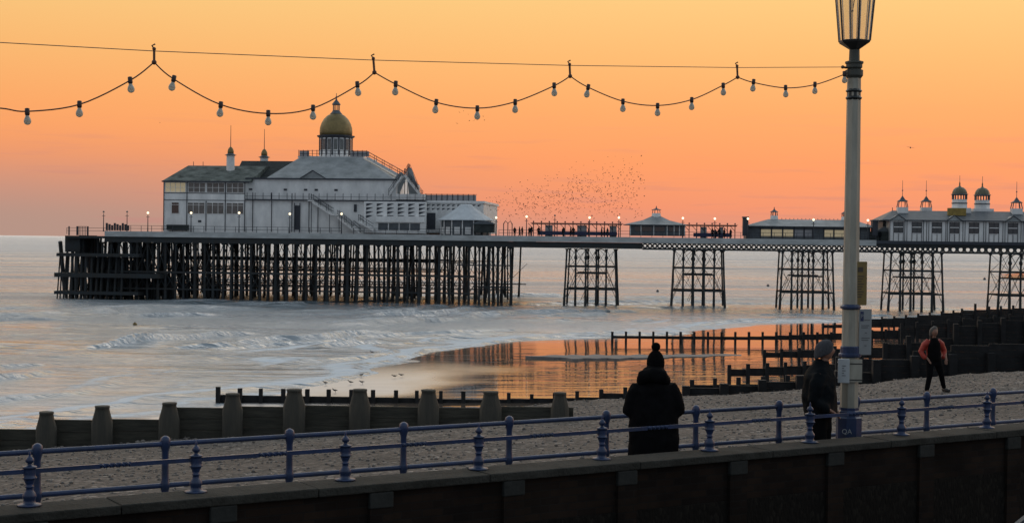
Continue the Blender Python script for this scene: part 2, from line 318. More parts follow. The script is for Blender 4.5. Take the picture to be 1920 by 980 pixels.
def mesh_obj(name, mb, m, T=I4, smooth=False):
    me = bpy.data.meshes.new(name)
    vs = [tuple(T @ Vector(p)) for p in mb.v]
    me.from_pydata(vs, [], mb.f); me.update()
    if smooth:
        for p in me.polygons: p.use_smooth = len(p.vertices) <= 4
    me.materials.append(m)
    o = bpy.data.objects.new(name, me); COL.objects.link(o); return o
def tag(o, label, cat, group=None, kind=None):
    o['label'] = label; o['category'] = cat
    if group: o['group'] = group
    if kind: o['kind'] = kind
    return o
def copy_tree(o, parent=None):
    kids = [c for c in COL.objects if c.parent == o]
    c = o.copy(); COL.objects.link(c)
    if parent is not None: c.parent = parent
    for k in kids: copy_tree(k, c)
    return c
def copy_fast(root, kids, label=None, group=None):
    c = root.copy(); COL.objects.link(c)
    for k in kids:
        d = k.copy(); COL.objects.link(d); d.parent = c
    if label: c['label'] = label
    if group: c['group'] = group
    return c

# ------------------------------------------------------------------ terrain and sea
crest = np.array([(-60, 8), (-30, 22), (-12.5, 34.5), (2.8, 40.8), (8.2, 43), (12.8, 48), (18, 52), (27, 62), (40, 85), (60, 130), (84, 186), (120, 270), (340, 800)], float)
shore = np.array([(-120, 0), (-70, 30), (-45, 50), (-30, 70), (-22, 85), (-16, 101.5), (-12, 120), (-6, 150), (-2, 160), (12, 171), (40, 207), (88, 232), (170, 300), (420, 820)], float)
def sdist(X, Y, P):
    best = np.full(X.shape, 1e9); sg = np.ones(X.shape)
    for (x0, y0), (x1, y1) in zip(P[:-1], P[1:]):
        dx, dy = x1 - x0, y1 - y0; L2 = dx * dx + dy * dy
        t = np.clip(((X - x0) * dx + (Y - y0) * dy) / L2, 0, 1)
        d = np.hypot(X - x0 - t * dx, Y - y0 - t * dy)
        cr_ = dx * (Y - y0) - dy * (X - x0)
        m = d < best - 1e-9; best = np.where(m, d, best); sg = np.where(m, np.sign(cr_), sg)
    return best * sg          # positive = seaward (left of the direction of travel)
RL = (1.5, 17.9, .602)        # far railing line: x0, y0, slope
def hgt(X, Y):
    X = np.asarray(X, float); Y = np.asarray(Y, float)
    c = sdist(X, Y, crest); s_ = sdist(X, Y, shore)
    rd = np.clip((Y - (RL[1] + RL[2] * (X - RL[0]))) * .857, 0, 60)
    zc = E - np.interp(X, [-14, -4, 3, 14, 30], [5.0, 4.6, 4.25, 4.2, 4.3])
    cc = np.clip(-c, 0, 60); plat = (E - 2.98) + (zc - (E - 2.98)) * rd / (rd + cc + .01)
    bank = np.where(c > 0, zc - .38 * c - .25 * np.clip(c, 0, 2.5), plat)
    sand = np.where(s_ < 0, .012 * np.clip(-s_, 0, 40), -.03 * s_)
    sand = np.clip(sand, -4, 2)
    z = np.where(c > 0, np.maximum(bank, sand), plat)
    wet = np.clip((sand + .25 - bank) / .3, 0, 1) * (c > 0)
    near = (Y - RL[1] - RL[2] * (X - RL[0]))
    z = np.where(near < -.2, np.minimum(z, E - 4.3), z)
    return z, wet, c, s_
def grid(xs, ys):
    X, Y = np.meshgrid(xs, ys); ny, nx = X.shape
    i = np.arange(nx * ny).reshape(ny, nx)
    f = np.stack([i[:-1, :-1], i[:-1, 1:], i[1:, 1:], i[1:, :-1]], -1).reshape(-1, 4)
    return X, Y, f
def np_mesh(name, V, Fc, m, attrs={}):
    me = bpy.data.meshes.new(name); me.vertices.add(len(V)); me.vertices.foreach_set('co', V.astype(np.float32).ravel())
    k = Fc.shape[1]
    me.loops.add(Fc.size); me.loops.foreach_set('vertex_index', Fc.astype(np.int32).ravel())
    me.polygons.add(len(Fc)); me.polygons.foreach_set('loop_start', np.arange(0, Fc.size, k, dtype=np.int32)); me.polygons.foreach_set('loop_total', np.full(len(Fc), k, dtype=np.int32))
    me.polygons.foreach_set('use_smooth', np.ones(len(Fc), dtype=bool))
    me.update(calc_edges=True); me.validate()
    for nme, arr in attrs.items():
        a = me.attributes.new(nme, 'FLOAT', 'POINT'); a.data.foreach_set('value', arr.astype(np.float32).ravel())
    me.materials.append(m); o = bpy.data.objects.new(name, me); COL.objects.link(o); return o
def fbm(X, Y, s, seed=0, octv=4):     # cheap value noise
    rng = np.random.RandomState(seed); T = rng.rand(256, 256); o = np.zeros(X.shape); a = .5
    for k in range(octv):
        x = X * s * 2 ** k; y = Y * s * 2 ** k; xi = np.floor(x).astype(int); yi = np.floor(y).astype(int); fx = x - xi; fy = y - yi
        fx = fx * fx * (3 - 2 * fx); fy = fy * fy * (3 - 2 * fy)
        g = lambda i, j: T[(yi + j) % 256, (xi + i) % 256]
        o += a * ((g(0, 0) * (1 - fx) + g(1, 0) * fx) * (1 - fy) + (g(0, 1) * (1 - fx) + g(1, 1) * fx) * fy); a *= .5
    return o
cat_ = np.concatenate
xs = cat_([np.arange(-300, -60, 20), np.arange(-60, -20, 2), np.arange(-20, 26, .3), np.arange(26, 90, 1.5), np.arange(90, 420, 15), np.array([800, 3000, 20000])])
ys = cat_([np.array([-400, -100, -30, 0]), np.arange(5, 60, .3), np.arange(60, 230, 1.2), np.arange(230, 440, 10), np.array([700])])
X, Y, Fc = grid(xs, ys)
Z, Wt, c_, s_ = hgt(X, Y)
Z = Z + (1 - Wt) * (fbm(X, Y, .35, 3) - .47) * .28 * (Z > .3) * (Y > 12) + (1 - Wt) * (fbm(X, Y, 1.6, 5, 3) - .44) * .10 * (Y > 12)
Z += Wt * (fbm(X, Y, .05, 9, 3) - .45) * .10
ter = np_mesh('beach', np.stack([X, Y, Z], -1).reshape(-1, 3), Fc, M_beach, {'wet': Wt, 'film': np.clip(1 + (s_ + 4 + 14 * (fbm(X, Y, .12, 77, 3) - .47)) / 9, 0, 1) * np.clip((140 - Y) / 30, 0.15, 1)})
ter['kind'] = 'structure'

# loose larger stones lying on the shingle
rng = np.random.RandomState(4); n_ = 15000
sx = rng.uniform(-14, 24, n_); sy = rng.uniform(16, 54, n_); sz, sw, scd, _ = hgt(sx, sy)
ok = (sy > RL[1] + RL[2] * (sx - RL[0]) + .4) & (scd < 2.5); sx, sy, sz = sx[ok], sy[ok], sz[ok]
sz = sz + (fbm(sx, sy, .35, 3) - .47) * .28 + (fbm(sx, sy, 1.6, 5, 3) - .44) * .10
icv = np.array([(0, 0, 1), (.89, 0, .45), (.28, .85, .45), (-.72, .53, .45), (-.72, -.53, .45), (.28, -.85, .45), (.72, .53, -.45), (-.28, .85, -.45), (-.89, 0, -.45), (-.28, -.85, -.45), (.72, -.53, -.45), (0, 0, -1)])
icf = np.array([(0, 1, 2), (0, 2, 3), (0, 3, 4), (0, 4, 5), (0, 5, 1), (1, 6, 2), (2, 7, 3), (3, 8, 4), (4, 9, 5), (5, 10, 1), (2, 6, 7), (3, 7, 8), (4, 8, 9), (5, 9, 10), (1, 10, 6)])
rad = rng.uniform(.018, .045, len(sx)) * (1 + .5 * (rng.rand(len(sx)) > .95)); th_ = rng.uniform(0, 6.28, len(sx)); asp = rng.uniform(.5, 1, len(sx))
vx = icv[None, :, 0] * rad[:, None]; vy = icv[None, :, 1] * (rad * asp)[:, None]; vz = icv[None, :, 2] * (rad * .55)[:, None]
PX = vx * np.cos(th_)[:, None] - vy * np.sin(th_)[:, None] + sx[:, None]; PY = vx * np.sin(th_)[:, None] + vy * np.cos(th_)[:, None] + sy[:, None]; PZ = vz + (sz + rad * .2)[:, None]
VV = np.stack([PX, PY, PZ], -1).reshape(-1, 3); FF = (icf[None] + (np.arange(len(sx)) * 12)[:, None, None]).reshape(-1, 3)
peb = np_mesh('pebbles', VV, FF, mat('pebble_stone', (.15, .13, .112), .6, .5, 1.8, col2=(.05, .043, .04)))
tag(peb, 'loose grey and brown pebbles strewn over the shingle behind the railing', 'pebbles', kind='stuff')

# sea: one sheet to the horizon, finely divided near the shore, with real breaking ridges
xs = cat_([np.array([-60000, -8000, -1500, -500, -250, -190, -150, -130]), np.arange(-120, 72, .5), np.arange(72, 200, 8), np.array([400, 1500, 8000, 60000])])
ys = cat_([np.array([-200, -20, 20]), np.arange(60, 72, 4), np.arange(72, 230, .32), np.arange(230, 330, .9), np.array([400, 600, 1000, 2000, 4000, 10000, 30000, 90000])])
X, Y, Fc = grid(xs, ys)
sD = sdist(X, Y, shore) + (fbm(X, Y, .035, 21) - .47) * 26
along = X * .5 + Y * .86
h = np.zeros(X.shape); foam = np.zeros(X.shape)
for (d0, amp, wd, seed, thr) in ((7, .10, .8, 11, .45), (16, .16, .9, 12, .45), (28, .16, 1.0, 13, .45), (41, .18, 1.1, 14, .45), (54, .2, 1.2, 15, .45), (68, .2, 1.3, 16, .45), (85, .2, 1.4, 17, .45), (3, .10, 1.3, 1, .2), (11, .22, 1.6, 2, .42), (22, .30, 2.0, 3, .46), (34, .34, 2.2, 4, .50), (47, .30, 2.6, 5, .48), (60, .30, 3, 6, .5), (76, .25, 3, 8, .5), (95, .2, 3.5, 9, .5)):
    a_ = np.clip((fbm(along + d0 * 9, sD * .15, .045, seed, 3) - thr + .07) * 5, 0, 1)
    x = sD - d0 - (fbm(along, sD, .12, seed + 40, 3) - .45) * 4
    prof = np.where(x < 0, np.exp(-(x / max(wd * .30, .42)) ** 2), np.exp(-(x / (wd * 1.5)) ** 2))
    h += amp * 2.2 * a_ * prof
    foam += a_ * np.where(x > .5, np.exp(-((x - .5) / (wd * 1.6)) ** 2), np.exp(-((x - .5) / .5) ** 2)) * .36
ca, sa = math.cos(R(20)), math.sin(R(20)); xr, yr = X * ca + Y * sa, -X * sa + Y * ca
h += (fbm(xr * .28, yr, .14, 33, 3) - .45) * .75 * np.clip(sD / 30, .12, 1) + (fbm(xr * .35, yr, .55, 34, 2) - .4) * .30 * np.clip(sD / 30, .12, 1) + (fbm(xr * .35 + 50, yr, .27, 35, 3) - .45) * .38 * np.clip(sD / 25, .1, 1)
foam += np.exp(-(np.clip(sD, 0, 99) / 24)) * .22 + .07
for k, (q, wq) in enumerate(((.9, .7), (4.2, .6), (7.5, .7), (13, .9))):
    foam += (.26 if k == 0 else .40) * np.exp(-((sD - q - (fbm(along, sD * .3, .10, 60 + k, 3) - .45) * 5) / wq) ** 2) * (1 if k == 0 else np.clip((fbm(along, sD, .06, 70 + k, 2) - .3) * 4, 0, 1))
foam = np.where(sD > 150, foam - .1, foam)
calm = np.clip((sD + 2) / 45, .22, 1)
reg = (X > -118) & (X < 74) & (Y > 62) & (Y < 300)
h = h * reg; foam = foam * reg
h += np.where(sD < 1.5, -.02, 0)
sea = np_mesh('sea', np.stack([X, Y, h], -1).reshape(-1, 3), Fc, M_sea, {'foam': foam, 'calm': calm})
sea['kind'] = 'structure'

# ------------------------------------------------------------------ promenade, near wall, railings
NL = (.94, 15.7, .62)                       # ornate railing line
def lp(line, X, z): return Vector((X, line[1] + line[2] * (X - line[0]), z))
tN = Vector((1, NL[2], 0)).normalized(); nN = Vector((-tN.y, tN.x, 0))   # nN points seaward
ZP = E - 2.95; ZL = E - 2.28
mb = MB()
a = lp(NL, -14, 0) + nN * .12; 
L_ = 40
mb.obox((a.x, a.y, ZP - 2.2), tN * L_, nN * 1.75, (0, 0, 2.2))
pr = mesh_obj('promenade', mb, M_prom); pr['kind'] = 'structure'
mb = MB().box(-40, 60, -40, 3.5, E - 4.4, E - 1.62)
up = mesh_obj('upper_promenade', mb, M_prom); up['kind'] = 'structure'
mb = MB().box(-40, 60, 3.6, 12, E - 4.35, E - 4.25)

def frame_line(line):
    ang = math.atan(line[2]); return Matrix.Translation((line[0], line[1], 0)) @ Matrix.Rotation(ang, 4, 'Z')
FN = frame_line(NL); FR = frame_line(RL)
def xl(px, py, line, Fm):                    # pixel -> distance along the line and height
    p = atline(px, py, *line); q = Fm.inverted() @ p; return q.x, q.z
wall = Thing('promenade_wall', 'long dark brick wall with concrete coping under the ornate blue railing', 'wall', (0, 0, E - 4.3), FN)
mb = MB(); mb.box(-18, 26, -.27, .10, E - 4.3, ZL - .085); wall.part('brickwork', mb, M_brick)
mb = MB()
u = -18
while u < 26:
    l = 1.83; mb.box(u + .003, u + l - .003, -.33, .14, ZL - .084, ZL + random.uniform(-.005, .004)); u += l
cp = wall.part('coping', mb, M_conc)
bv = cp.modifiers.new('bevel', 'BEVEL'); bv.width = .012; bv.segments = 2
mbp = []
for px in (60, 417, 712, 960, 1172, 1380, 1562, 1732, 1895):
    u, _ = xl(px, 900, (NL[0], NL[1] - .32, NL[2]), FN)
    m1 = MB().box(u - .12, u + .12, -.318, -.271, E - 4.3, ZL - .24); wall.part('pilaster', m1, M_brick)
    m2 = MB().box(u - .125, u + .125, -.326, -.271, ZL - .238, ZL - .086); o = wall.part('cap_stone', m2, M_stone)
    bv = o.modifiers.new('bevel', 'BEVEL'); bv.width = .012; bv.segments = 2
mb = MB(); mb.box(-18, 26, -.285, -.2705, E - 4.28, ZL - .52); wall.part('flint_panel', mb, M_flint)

# ornate railing
orn = Thing('ornate_railing', 'dwarf blue railing of bulbous cast iron posts with one twisted bar on the coping', 'railing', (0, 0, ZL), FN)
prof = [(.10, 0), (.10, .012), (.06, .018), (.05, .03), (.048, .055), (.058, .075), (.055, .10), (.036, .13), (.026, .155), (.036, .16), (.036, .172), (.03, .178), (.034, .20), (.046, .225), (.046, .235), (.060, .238), (.060, .25), (.052, .254), (.052, .272), (.050, .315), (.052, .33), (.060, .332), (.060, .345), (.038, .35), (.020, .36), (.018, .372), (.034, .385), (.038, .40), (.030, .42), (.014, .432), (.008, .445), (.012, .455), (.006, .47), (.002, .485)]
us = []
for px, py in ((-310, 990), (55, 948), (367, 922), (647, 903), (897, 882), (1128, 866), (1330, 850), (1518, 833), (1690, 818), (1850, 803), (2000, 790), (2140, 780)):
    u, _ = xl(px, py, NL, FN); us.append(u)
k0 = None
for u in us:
    if k0 is None:
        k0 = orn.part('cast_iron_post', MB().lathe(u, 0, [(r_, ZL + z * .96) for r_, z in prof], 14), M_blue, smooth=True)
        base_u = u
    else:
        c = k0.copy(); COL.objects.link(c); c.location.x = u - base_u
ZB = ZL + .292
for i in range(len(us) - 1):
    a_, b_ = us[i] + .045, us[i + 1] - .045; mid = (a_ + b_) / 2
    mb = MB()
    mb.box(a_, mid - .14, -.012, .012, ZB - .019, ZB + .019); mb.box(mid + .14, b_, -.012, .012, ZB - .019, ZB + .019)
    nsg = 36; vs = []; fs = []
    for k in range(nsg + 1):
        t = k / nsg; an = t * math.pi * 5; x = mid - .14 + .28 * t
        for q in range(4):
            bx, bz = ((-.011, -.019), (.011, -.019), (.011, .019), (-.011, .019))[q]
            vs.append((x, bx * math.cos(an) - bz * math.sin(an), ZB + bx * math.sin(an) + bz * math.cos(an)))
    for k in range(nsg):
        for q in range(4): fs.append((k * 4 + q, k * 4 + (q + 1) % 4, k * 4 + 4 + (q + 1) % 4, k * 4 + 4 + q))
    mb.add(vs, fs)
    orn.part('twisted_bar', mb, M_blue)

# plain railing
ZR = E - 2.05
plain = Thing('plain_railing', 'blue two rail railing with ball topped posts along the beach edge', 'railing', (0, 0, ZP), FR)
us = []
for px, py in ((-330, 880), (-0.1 + 70, 845), (310, 832), (543, 817), (757, 803), (955, 790), (1137, 779), (1305, 770), (1461, 761), (1606, 752), (1738, 744), (1862, 737), (1980, 730), (2095, 724)):
    u, _ = xl(px, py, RL, FR); us.append(u)
k0 = None; pp = [(.065, -.05), (.062, .02), (.04, .06), (.036, .22), (.034, .40), (.044, .44), (.05, .47), (.044, .50), (.036, .54), (.033, .80), (.042, .84), (.052, .87), (.052, .92), (.046, .945), (.024, .962), (.004, .968)]
for u in us:
    if k0 is None: k0 = plain.part('railing_post', MB().lathe(u, 0, [(r_, ZP + z) for r_, z in pp], 12), M_blue, smooth=True); base_u = u
    else: c = k0.copy(); COL.objects.link(c); c.location.x = u - base_u
for z, r_ in ((ZR - .015, .026), (ZR - .43, .026)):
    mb = MB(); mb.path([(us[0] - 1, 0, z)] + [(u, 0, z) for u in us] + [(us[-1] + 1, 0, z)], r_, 10)
    plain.part('rail', mb, M_blue, smooth=True)

# slanting pale coping at the lower right corner, nearer than the wall
p0 = at(1893, 995, 12); p1 = at(1945, 953, 12.2)
rw = Thing('ramp_kerb', 'bluish sloping kerb crossing the lower right corner below the wall', 'kerb', (p0.x, p0.y, E - 4.3))
d_ = (p1 - p0)
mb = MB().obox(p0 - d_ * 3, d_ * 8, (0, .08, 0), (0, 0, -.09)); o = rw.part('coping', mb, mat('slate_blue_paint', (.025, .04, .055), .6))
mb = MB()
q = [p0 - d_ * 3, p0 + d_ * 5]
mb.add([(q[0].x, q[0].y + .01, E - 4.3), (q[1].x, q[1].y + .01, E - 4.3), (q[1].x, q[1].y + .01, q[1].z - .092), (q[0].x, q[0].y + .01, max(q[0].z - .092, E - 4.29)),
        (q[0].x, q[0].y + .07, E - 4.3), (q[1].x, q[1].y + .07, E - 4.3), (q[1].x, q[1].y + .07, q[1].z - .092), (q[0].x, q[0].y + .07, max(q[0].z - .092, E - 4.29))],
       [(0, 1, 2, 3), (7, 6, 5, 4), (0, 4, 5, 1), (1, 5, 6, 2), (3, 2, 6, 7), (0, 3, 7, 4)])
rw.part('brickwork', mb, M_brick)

# ------------------------------------------------------------------ lamp post
LX, LY = 4.23, 18.62
FLp = I4
def lpz(py): return at(1597, py, LY).z
lamp = Thing('lamp_post', 'tall cream octagonal lamp post with blue bands and a black glazed lantern', 'lamp post', (LX, LY, ZP))
sr = LY / F
def oct_(mb, prof, n=8, rot=0):
    return mb.lathe(LX, LY, prof, n)
zt = lpz(145)
mb = MB(); oct_(mb, [(16.9 * sr, lpz(765)), (16.3 * sr, lpz(668))]); lamp.part('lower_shaft', mb, M_cream)
mb = MB(); oct_(mb, [(15.8 * sr, lpz(655)), (14.8 * sr, lpz(480)), (13.2 * sr, lpz(187)), (12.8 * sr, zt)]); lamp.part('shaft', mb, M_cream)
mb = MB(); oct_(mb, [(24 * sr, ZP), (24 * sr, lpz(782)), (20 * sr, lpz(779)), (20 * sr, lpz(771)), (18 * sr, lpz(768)), (18 * sr, lpz(763))]); lamp.part('base', mb, M_blue)
mb = MB(); oct_(mb, [(19 * sr, lpz(669)), (21 * sr, lpz(667)), (21 * sr, lpz(663)), (18 * sr, lpz(661)), (18 * sr, lpz(650)), (16.5 * sr, lpz(648))], 16); lamp.part('band', mb, M_blue)
mb = MB(); oct_(mb, [(15 * sr, lpz(580)), (19.5 * sr, lpz(577)), (19.5 * sr, lpz(574)), (15 * sr, lpz(570))], 16); lamp.part('band', mb, M_blue)
mb = MB(); oct_(mb, [(12.5 * sr, lpz(188)), (15.5 * sr, lpz(184)), (12.5 * sr, lpz(180)), (12.5 * sr, lpz(174)), (15.5 * sr, lpz(171)), (12.5 * sr, lpz(167))], 16); lamp.part('band', mb, M_blk)
mb = MB(); oct_(mb, [(13 * sr, lpz(147)), (16.5 * sr, lpz(142)), (16.5 * sr, lpz(132)), (12 * sr, lpz(130)), (15 * sr, lpz(127)), (15 * sr, lpz(121)), (17 * sr, lpz(119)), (17 * sr, lpz(116)), (10 * sr, lpz(114)), (9.5 * sr, lpz(94))], 16)
lamp.part('collar', mb, mat('weathered_iron', (.06, .065, .055), .6))
# lantern
n6 = 6
ztop = lpz(-36)
def hexp(r_, z, k): a_ = 2 * math.pi * k / 6 + R(30 * 0); return Vector((LX + r_ * math.cos(a_), LY + r_ * math.sin(a_), z))
z0_, r0_ = lpz(78), 29.5 * sr; z1_, r1_ = ztop, 40 * sr
lan = MB(); lan.lathe(LX, LY, [(9 * sr, lpz(96)), (10 * sr, lpz(93)), (29 * sr, lpz(81)), (30.5 * sr, lpz(77)), (27 * sr, lpz(76))], 6)
# rotate ring offset: lathe starts at pi/6 so corners match hexp with +30 deg
def hexp(r_, z, k): a_ = 2 * math.pi * k / 6 + math.pi / 6; return Vector((LX + r_ * math.cos(a_), LY + r_ * math.sin(a_), z))
lanb = lamp.part('lantern_base', lan, M_blk)
mb = MB()
for k in range(6): mb.tube(hexp(r0_, z0_, k), hexp(r1_, z1_, k), .012, 6)
for k in range(6):
    mb.tube(hexp(r1_, z1_, k), hexp(r1_, z1_, k + 1), .014, 6)
    pass
lf = lamp.part('lantern_frame', mb, M_blk)
mb = MB()
for k in range(6):
    for t in (.10, .90): mb.tube(hexp(r0_, z0_, k).lerp(hexp(r0_, z0_, k + 1), t), hexp(r1_, z1_, k).lerp(hexp(r1_, z1_, k + 1), t), .006, 4)
lamp.part('glazing_strips', mb, mat('aluminium_strip', (.45, .45, .45), .4, metal=.3))
mg = bpy.data.materials.new('lantern_glass'); mg.use_nodes = True; b = mg.node_tree.nodes['Principled BSDF']
b.inputs['Base Color'].default_value = (.62, .52, .42, 1); b.inputs['Roughness'].default_value = .12; b.inputs['Transmission Weight'].default_value = .0; b.inputs['Alpha'].default_value = .14
for k in range(6):
    a0, a1, b1, b0 = hexp(r0_ - .006, z0_, k), hexp(r0_ - .006, z0_, k + 1), hexp(r1_ - .006, z1_, k + 1), hexp(r1_ - .006, z1_, k)
    nrm = (a1 - a0).cross(b0 - a0).normalized() * .004
    mb = MB().add([a0, a1, b1, b0, a0 + nrm, a1 + nrm, b1 + nrm, b0 + nrm], [(0, 1, 2, 3), (7, 6, 5, 4), (0, 4, 5, 1), (1, 5, 6, 2), (2, 6, 7, 3), (3, 7, 4, 0)])
    lamp.part('glass_pane', mb, mg)
mb = MB().lathe(LX, LY, [(r1_ * 1.06, ztop), (r1_ * 1.06, ztop + .03), (r1_ * .7, ztop + .16), (.08, ztop + .26), (.06, ztop + .34), (.015, ztop + .42)], 6); lamp.part('lantern_roof', mb, M_blk)
mb = MB(); mb.path([(LX + .0, LY, ztop), (LX - .01, LY, lpz(0)), (LX - .03, LY, lpz(20))], .006, 6); mb.ball((LX - .03, LY, lpz(21)), .012); lamp.part('lamp_rod', mb, M_blk)
# cream access door with emblem on the blue base
def textpart(th, name, txt, size, loc, rot, m, ext=.002):
    cu = bpy.data.curves.new(name, 'FONT'); cu.body = txt; cu.size = size; cu.extrude = ext; cu.align_x = 'CENTER'; cu.align_y = 'CENTER'; cu.resolution_u = 3
    tmp = bpy.data.objects.new('tmp', cu); COL.objects.link(tmp); dg = bpy.context.evaluated_depsgraph_get()
    me = bpy.data.meshes.new_from_object(tmp.evaluated_get(dg)); bpy.data.objects.remove(tmp)
    T = th.inv @ th.frame.inverted() @ Matrix.Translation(loc) @ Matrix.Rotation(rot, 4, 'Z') @ Matrix.Rotation(R(90), 4, 'X')
    me.transform(T); me.materials.clear(); me.materials.append(m); o = bpy.data.objects.new(name, me); COL.objects.link(o); o.parent = th.o; return o
fx = at(1588, 805, LY - 24 * sr)
textpart(lamp, 'emblem', 'QA', .085, (fx.x, LY - 24 * sr * .93 - .006, lpz(806)), 0, M_whp)
mb = MB().box(fx.x - .05, fx.x + .05, LY - 24 * sr * .93 - .008, LY - 24 * sr * .93 - .004, lpz(823), lpz(819)); lamp.part('emblem_bar', mb, M_whp)

def board(name, label, cat, px0, px1, py0, py1, Yf, rot, m, th=.02):
    p = at((px0 + px1) / 2, py1, Yf); q = at((px0 + px1) / 2, py0, Yf); wd = (px1 - px0) / F * Yf / math.cos(rot); hh = q.z - p.z
    t = Thing(name, label, cat, (p.x, p.y, p.z), I4, rot)
    o = t.part('panel', MB().box(-wd / 2, wd / 2, -th, 0, 0, hh), m, local=True)
    bv = o.modifiers.new('bevel', 'BEVEL'); bv.width = .006; bv.segments = 2
    return t, wd, hh
yn, wd, hh = board('notice_board', 'narrow yellow notice board clamped high on the right side of the lamp post', 'sign', 1598, 1625, 490, 572, LY - .02, R(30), M_signy)
mb = MB()
mb.box(-.05 , .03, -.024, -.0202, hh - .13, hh - .07)
for k in range(9): mb.box(-.055, .045 - (k % 3) * .018, -.024, -.0202, hh - .19 - k * .032, hh - .178 - k * .032)
yn.part('print', mb, M_ink, local=True)
gn, wd, hh = board('parking_sign', 'grey parking sign with a blue letter clamped on the lamp post below the yellow board', 'sign', 1608, 1633, 579, 665, LY - .03, R(18), M_signg)
T_ = gn
def ltext(th, name, txt, size, x, z, y, m):
    cu = bpy.data.curves.new(name, 'FONT'); cu.body = txt; cu.size = size; cu.extrude = .001; cu.align_x = 'CENTER'; cu.align_y = 'CENTER'; cu.resolution_u = 3
    tmp = bpy.data.objects.new('tmp', cu); COL.objects.link(tmp); dg = bpy.context.evaluated_depsgraph_get()
    me = bpy.data.meshes.new_from_object(tmp.evaluated_get(dg)); bpy.data.objects.remove(tmp)
    me.transform(Matrix.Translation((x, y, z)) @ Matrix.Rotation(R(90), 4, 'X')); me.materials.clear(); me.materials.append(m)
    o = bpy.data.objects.new(name, me); COL.objects.link(o); o.parent = th.o; return o
mb = MB().box(-.075, -.03, -.023, -.0202, hh - .15, hh - .03); gn.part('letter_panel', mb, M_inkb, local=True)
ltext(gn, 'letter', 'P', .07, -.0525, hh - .09, -.0245, M_signg)
mb = MB()
for k, (z, w0, w1) in enumerate(((.12, -.02, .06), (.19, -.06, .05), (.215, -.06, .03), (.28, -.01, .02), (.345, -.055, .06), (.37, -.055, .04), (.44, -.01, .015))): mb.box(w0, w1, -.0232, -.0202, hh - z - .02, hh - z - .01)
gn.part('print', mb, mat('grey_ink', (.10, .11, .12), .6), local=True)
cb, wd, hh = board('notice_box', 'pale rounded notice box strapped to the lamp post beside the man', 'box', 1571, 1592, 672, 717, LY - .14, R(-12), M_signw, .05)
mb = MB()
for k in range(5): mb.box(-.02, .025 - (k % 2) * .02, -.053, -.0502, hh * .3 + k * .03, hh * .3 + k * .03 + .008)
cb.part('print', mb, mat('grey_ink', (.1, .11, .12)), local=True)
st = Thing('strap_plate', 'plain cream plate strapped to the lamp post beside the pale box', 'plate', (LX, LY, lpz(716)))
o = st.part('plate', MB().box(LX - .04, LX + .125, LY - .135, LY - .10, lpz(714), lpz(672)), M_cream)
mb = MB(); mb.box(LX - .13, LX + .13, LY - .14, LY + .12, lpz(681), lpz(679)); mb.box(LX - .13, LX + .13, LY - .14, LY + .12, lpz(711), lpz(709)); st.part('strap', mb, M_blk)

# ------------------------------------------------------------------ festoon
FLn = (LX - .05, LY - .02, .6)
def fl(px, py): return atline(px, py, *FLn)
wire = [(-420, 58), (0, 80), (289, 96), (700, 113), (1068, 123), (1382, 127), (1580, 126)]
def cr_curve(pts, n=6):
    o = []; P = [pts[0]] + pts + [pts[-1]]
    for i in range(1, len(P) - 2):
        for k in range(n):
            t = k / n; a, b, c, d = P[i - 1], P[i], P[i + 1], P[i + 2]
            o.append(.5 * ((2 * b) + (c - a) * t + (2 * a - 5 * b + 4 * c - d) * t * t + (3 * b - a - 3 * c + d) * t ** 3))
    o.append(pts[-1]); return o
mb = MB().path([fl(*p) for p in wire], .0042, 5)
e1 = fl(1580, 126); mb.ball(tuple(e1), .022); mb.path([e1, Vector((LX - .1, LY - .02, e1.z))], .014, 6)
ww = mesh_obj('support_wire', mb, M_wire); tag(ww, 'thin straight steel wire running left from the lamp post collar', 'wire')
spans = [[(-420, 96), (-380, 120), (-290, 165), (-190, 190), (-100, 198), (0, 203), (51, 209), (149, 196), (244, 151), (289, 117)],
         [(289, 117), (325, 148), (413, 196), (503, 213), (587, 203), (671, 160), (702, 136)],
         [(702, 136), (742, 158), (818, 192), (895, 203), (966, 191), (1039, 161), (1069, 143)],
         [(1069, 143), (1101, 163), (1168, 190), (1233, 198), (1297, 187), (1356, 160), (1383, 145)],
         [(1383, 145), (1413, 155), (1473, 165), (1528, 159), (1580, 141), (1592, 135)]]
fes = Thing('festoon_lights', 'string of unlit clear bulbs looped below the wire from the lamp post', 'string lights', tuple(fl(289, 117)))
mb = MB()
for s in spans: mb.path(cr_curve([fl(*p) for p in s]), .0065, 6)
fes.part('cable', mb, M_cable, smooth=True)
for (a_, b_) in (((289, 117), (289, 92)), ((702, 136), (700, 110)), ((1069, 143), (1068, 121)), ((1383, 145), (1382, 124))):
    p, q = fl(*a_), fl(*b_); mb = MB().tube(p, q, .012, 6); mb.ball(tuple(p), .024); mb.ball(tuple(q), .018); mb.path([q, q + Vector((-.02, 0, .03)), q + Vector((.01, 0, .045))], .008, 5)
    fes.part('hanger', mb, M_cable)
bulbs = [(51, 209, 2), (149, 195, 0), (244, 150, 6), (326, 147, -12), (414, 196, -5), (503, 212, 0), (587, 202, 0), (670, 158, 6), (742, 157, -3), (818, 191, -6), (895, 203, 0), (966, 191, 0),
         (1039, 160, 2), (1103, 163, -10), (1168, 190, 0), (1233, 198, 0), (1297, 187, 0), (1356, 160, 2), (1413, 153, -5), (1473, 164, 2), (1528, 158, 0), (1583, 138, 3)]
sockp = MB().lathe(0, 0, [(.012, .03), (.021, .026), (.022, -.025), (.017, -.036)], 10)
bulbp = MB().lathe(0, 0, [(.015, -.034), (.018, -.046), (.026, -.062), (.0325, -.080), (.033, -.092), (.028, -.108), (.016, -.118), (.002, -.122)][::-1], 14)
s0 = b0 = None
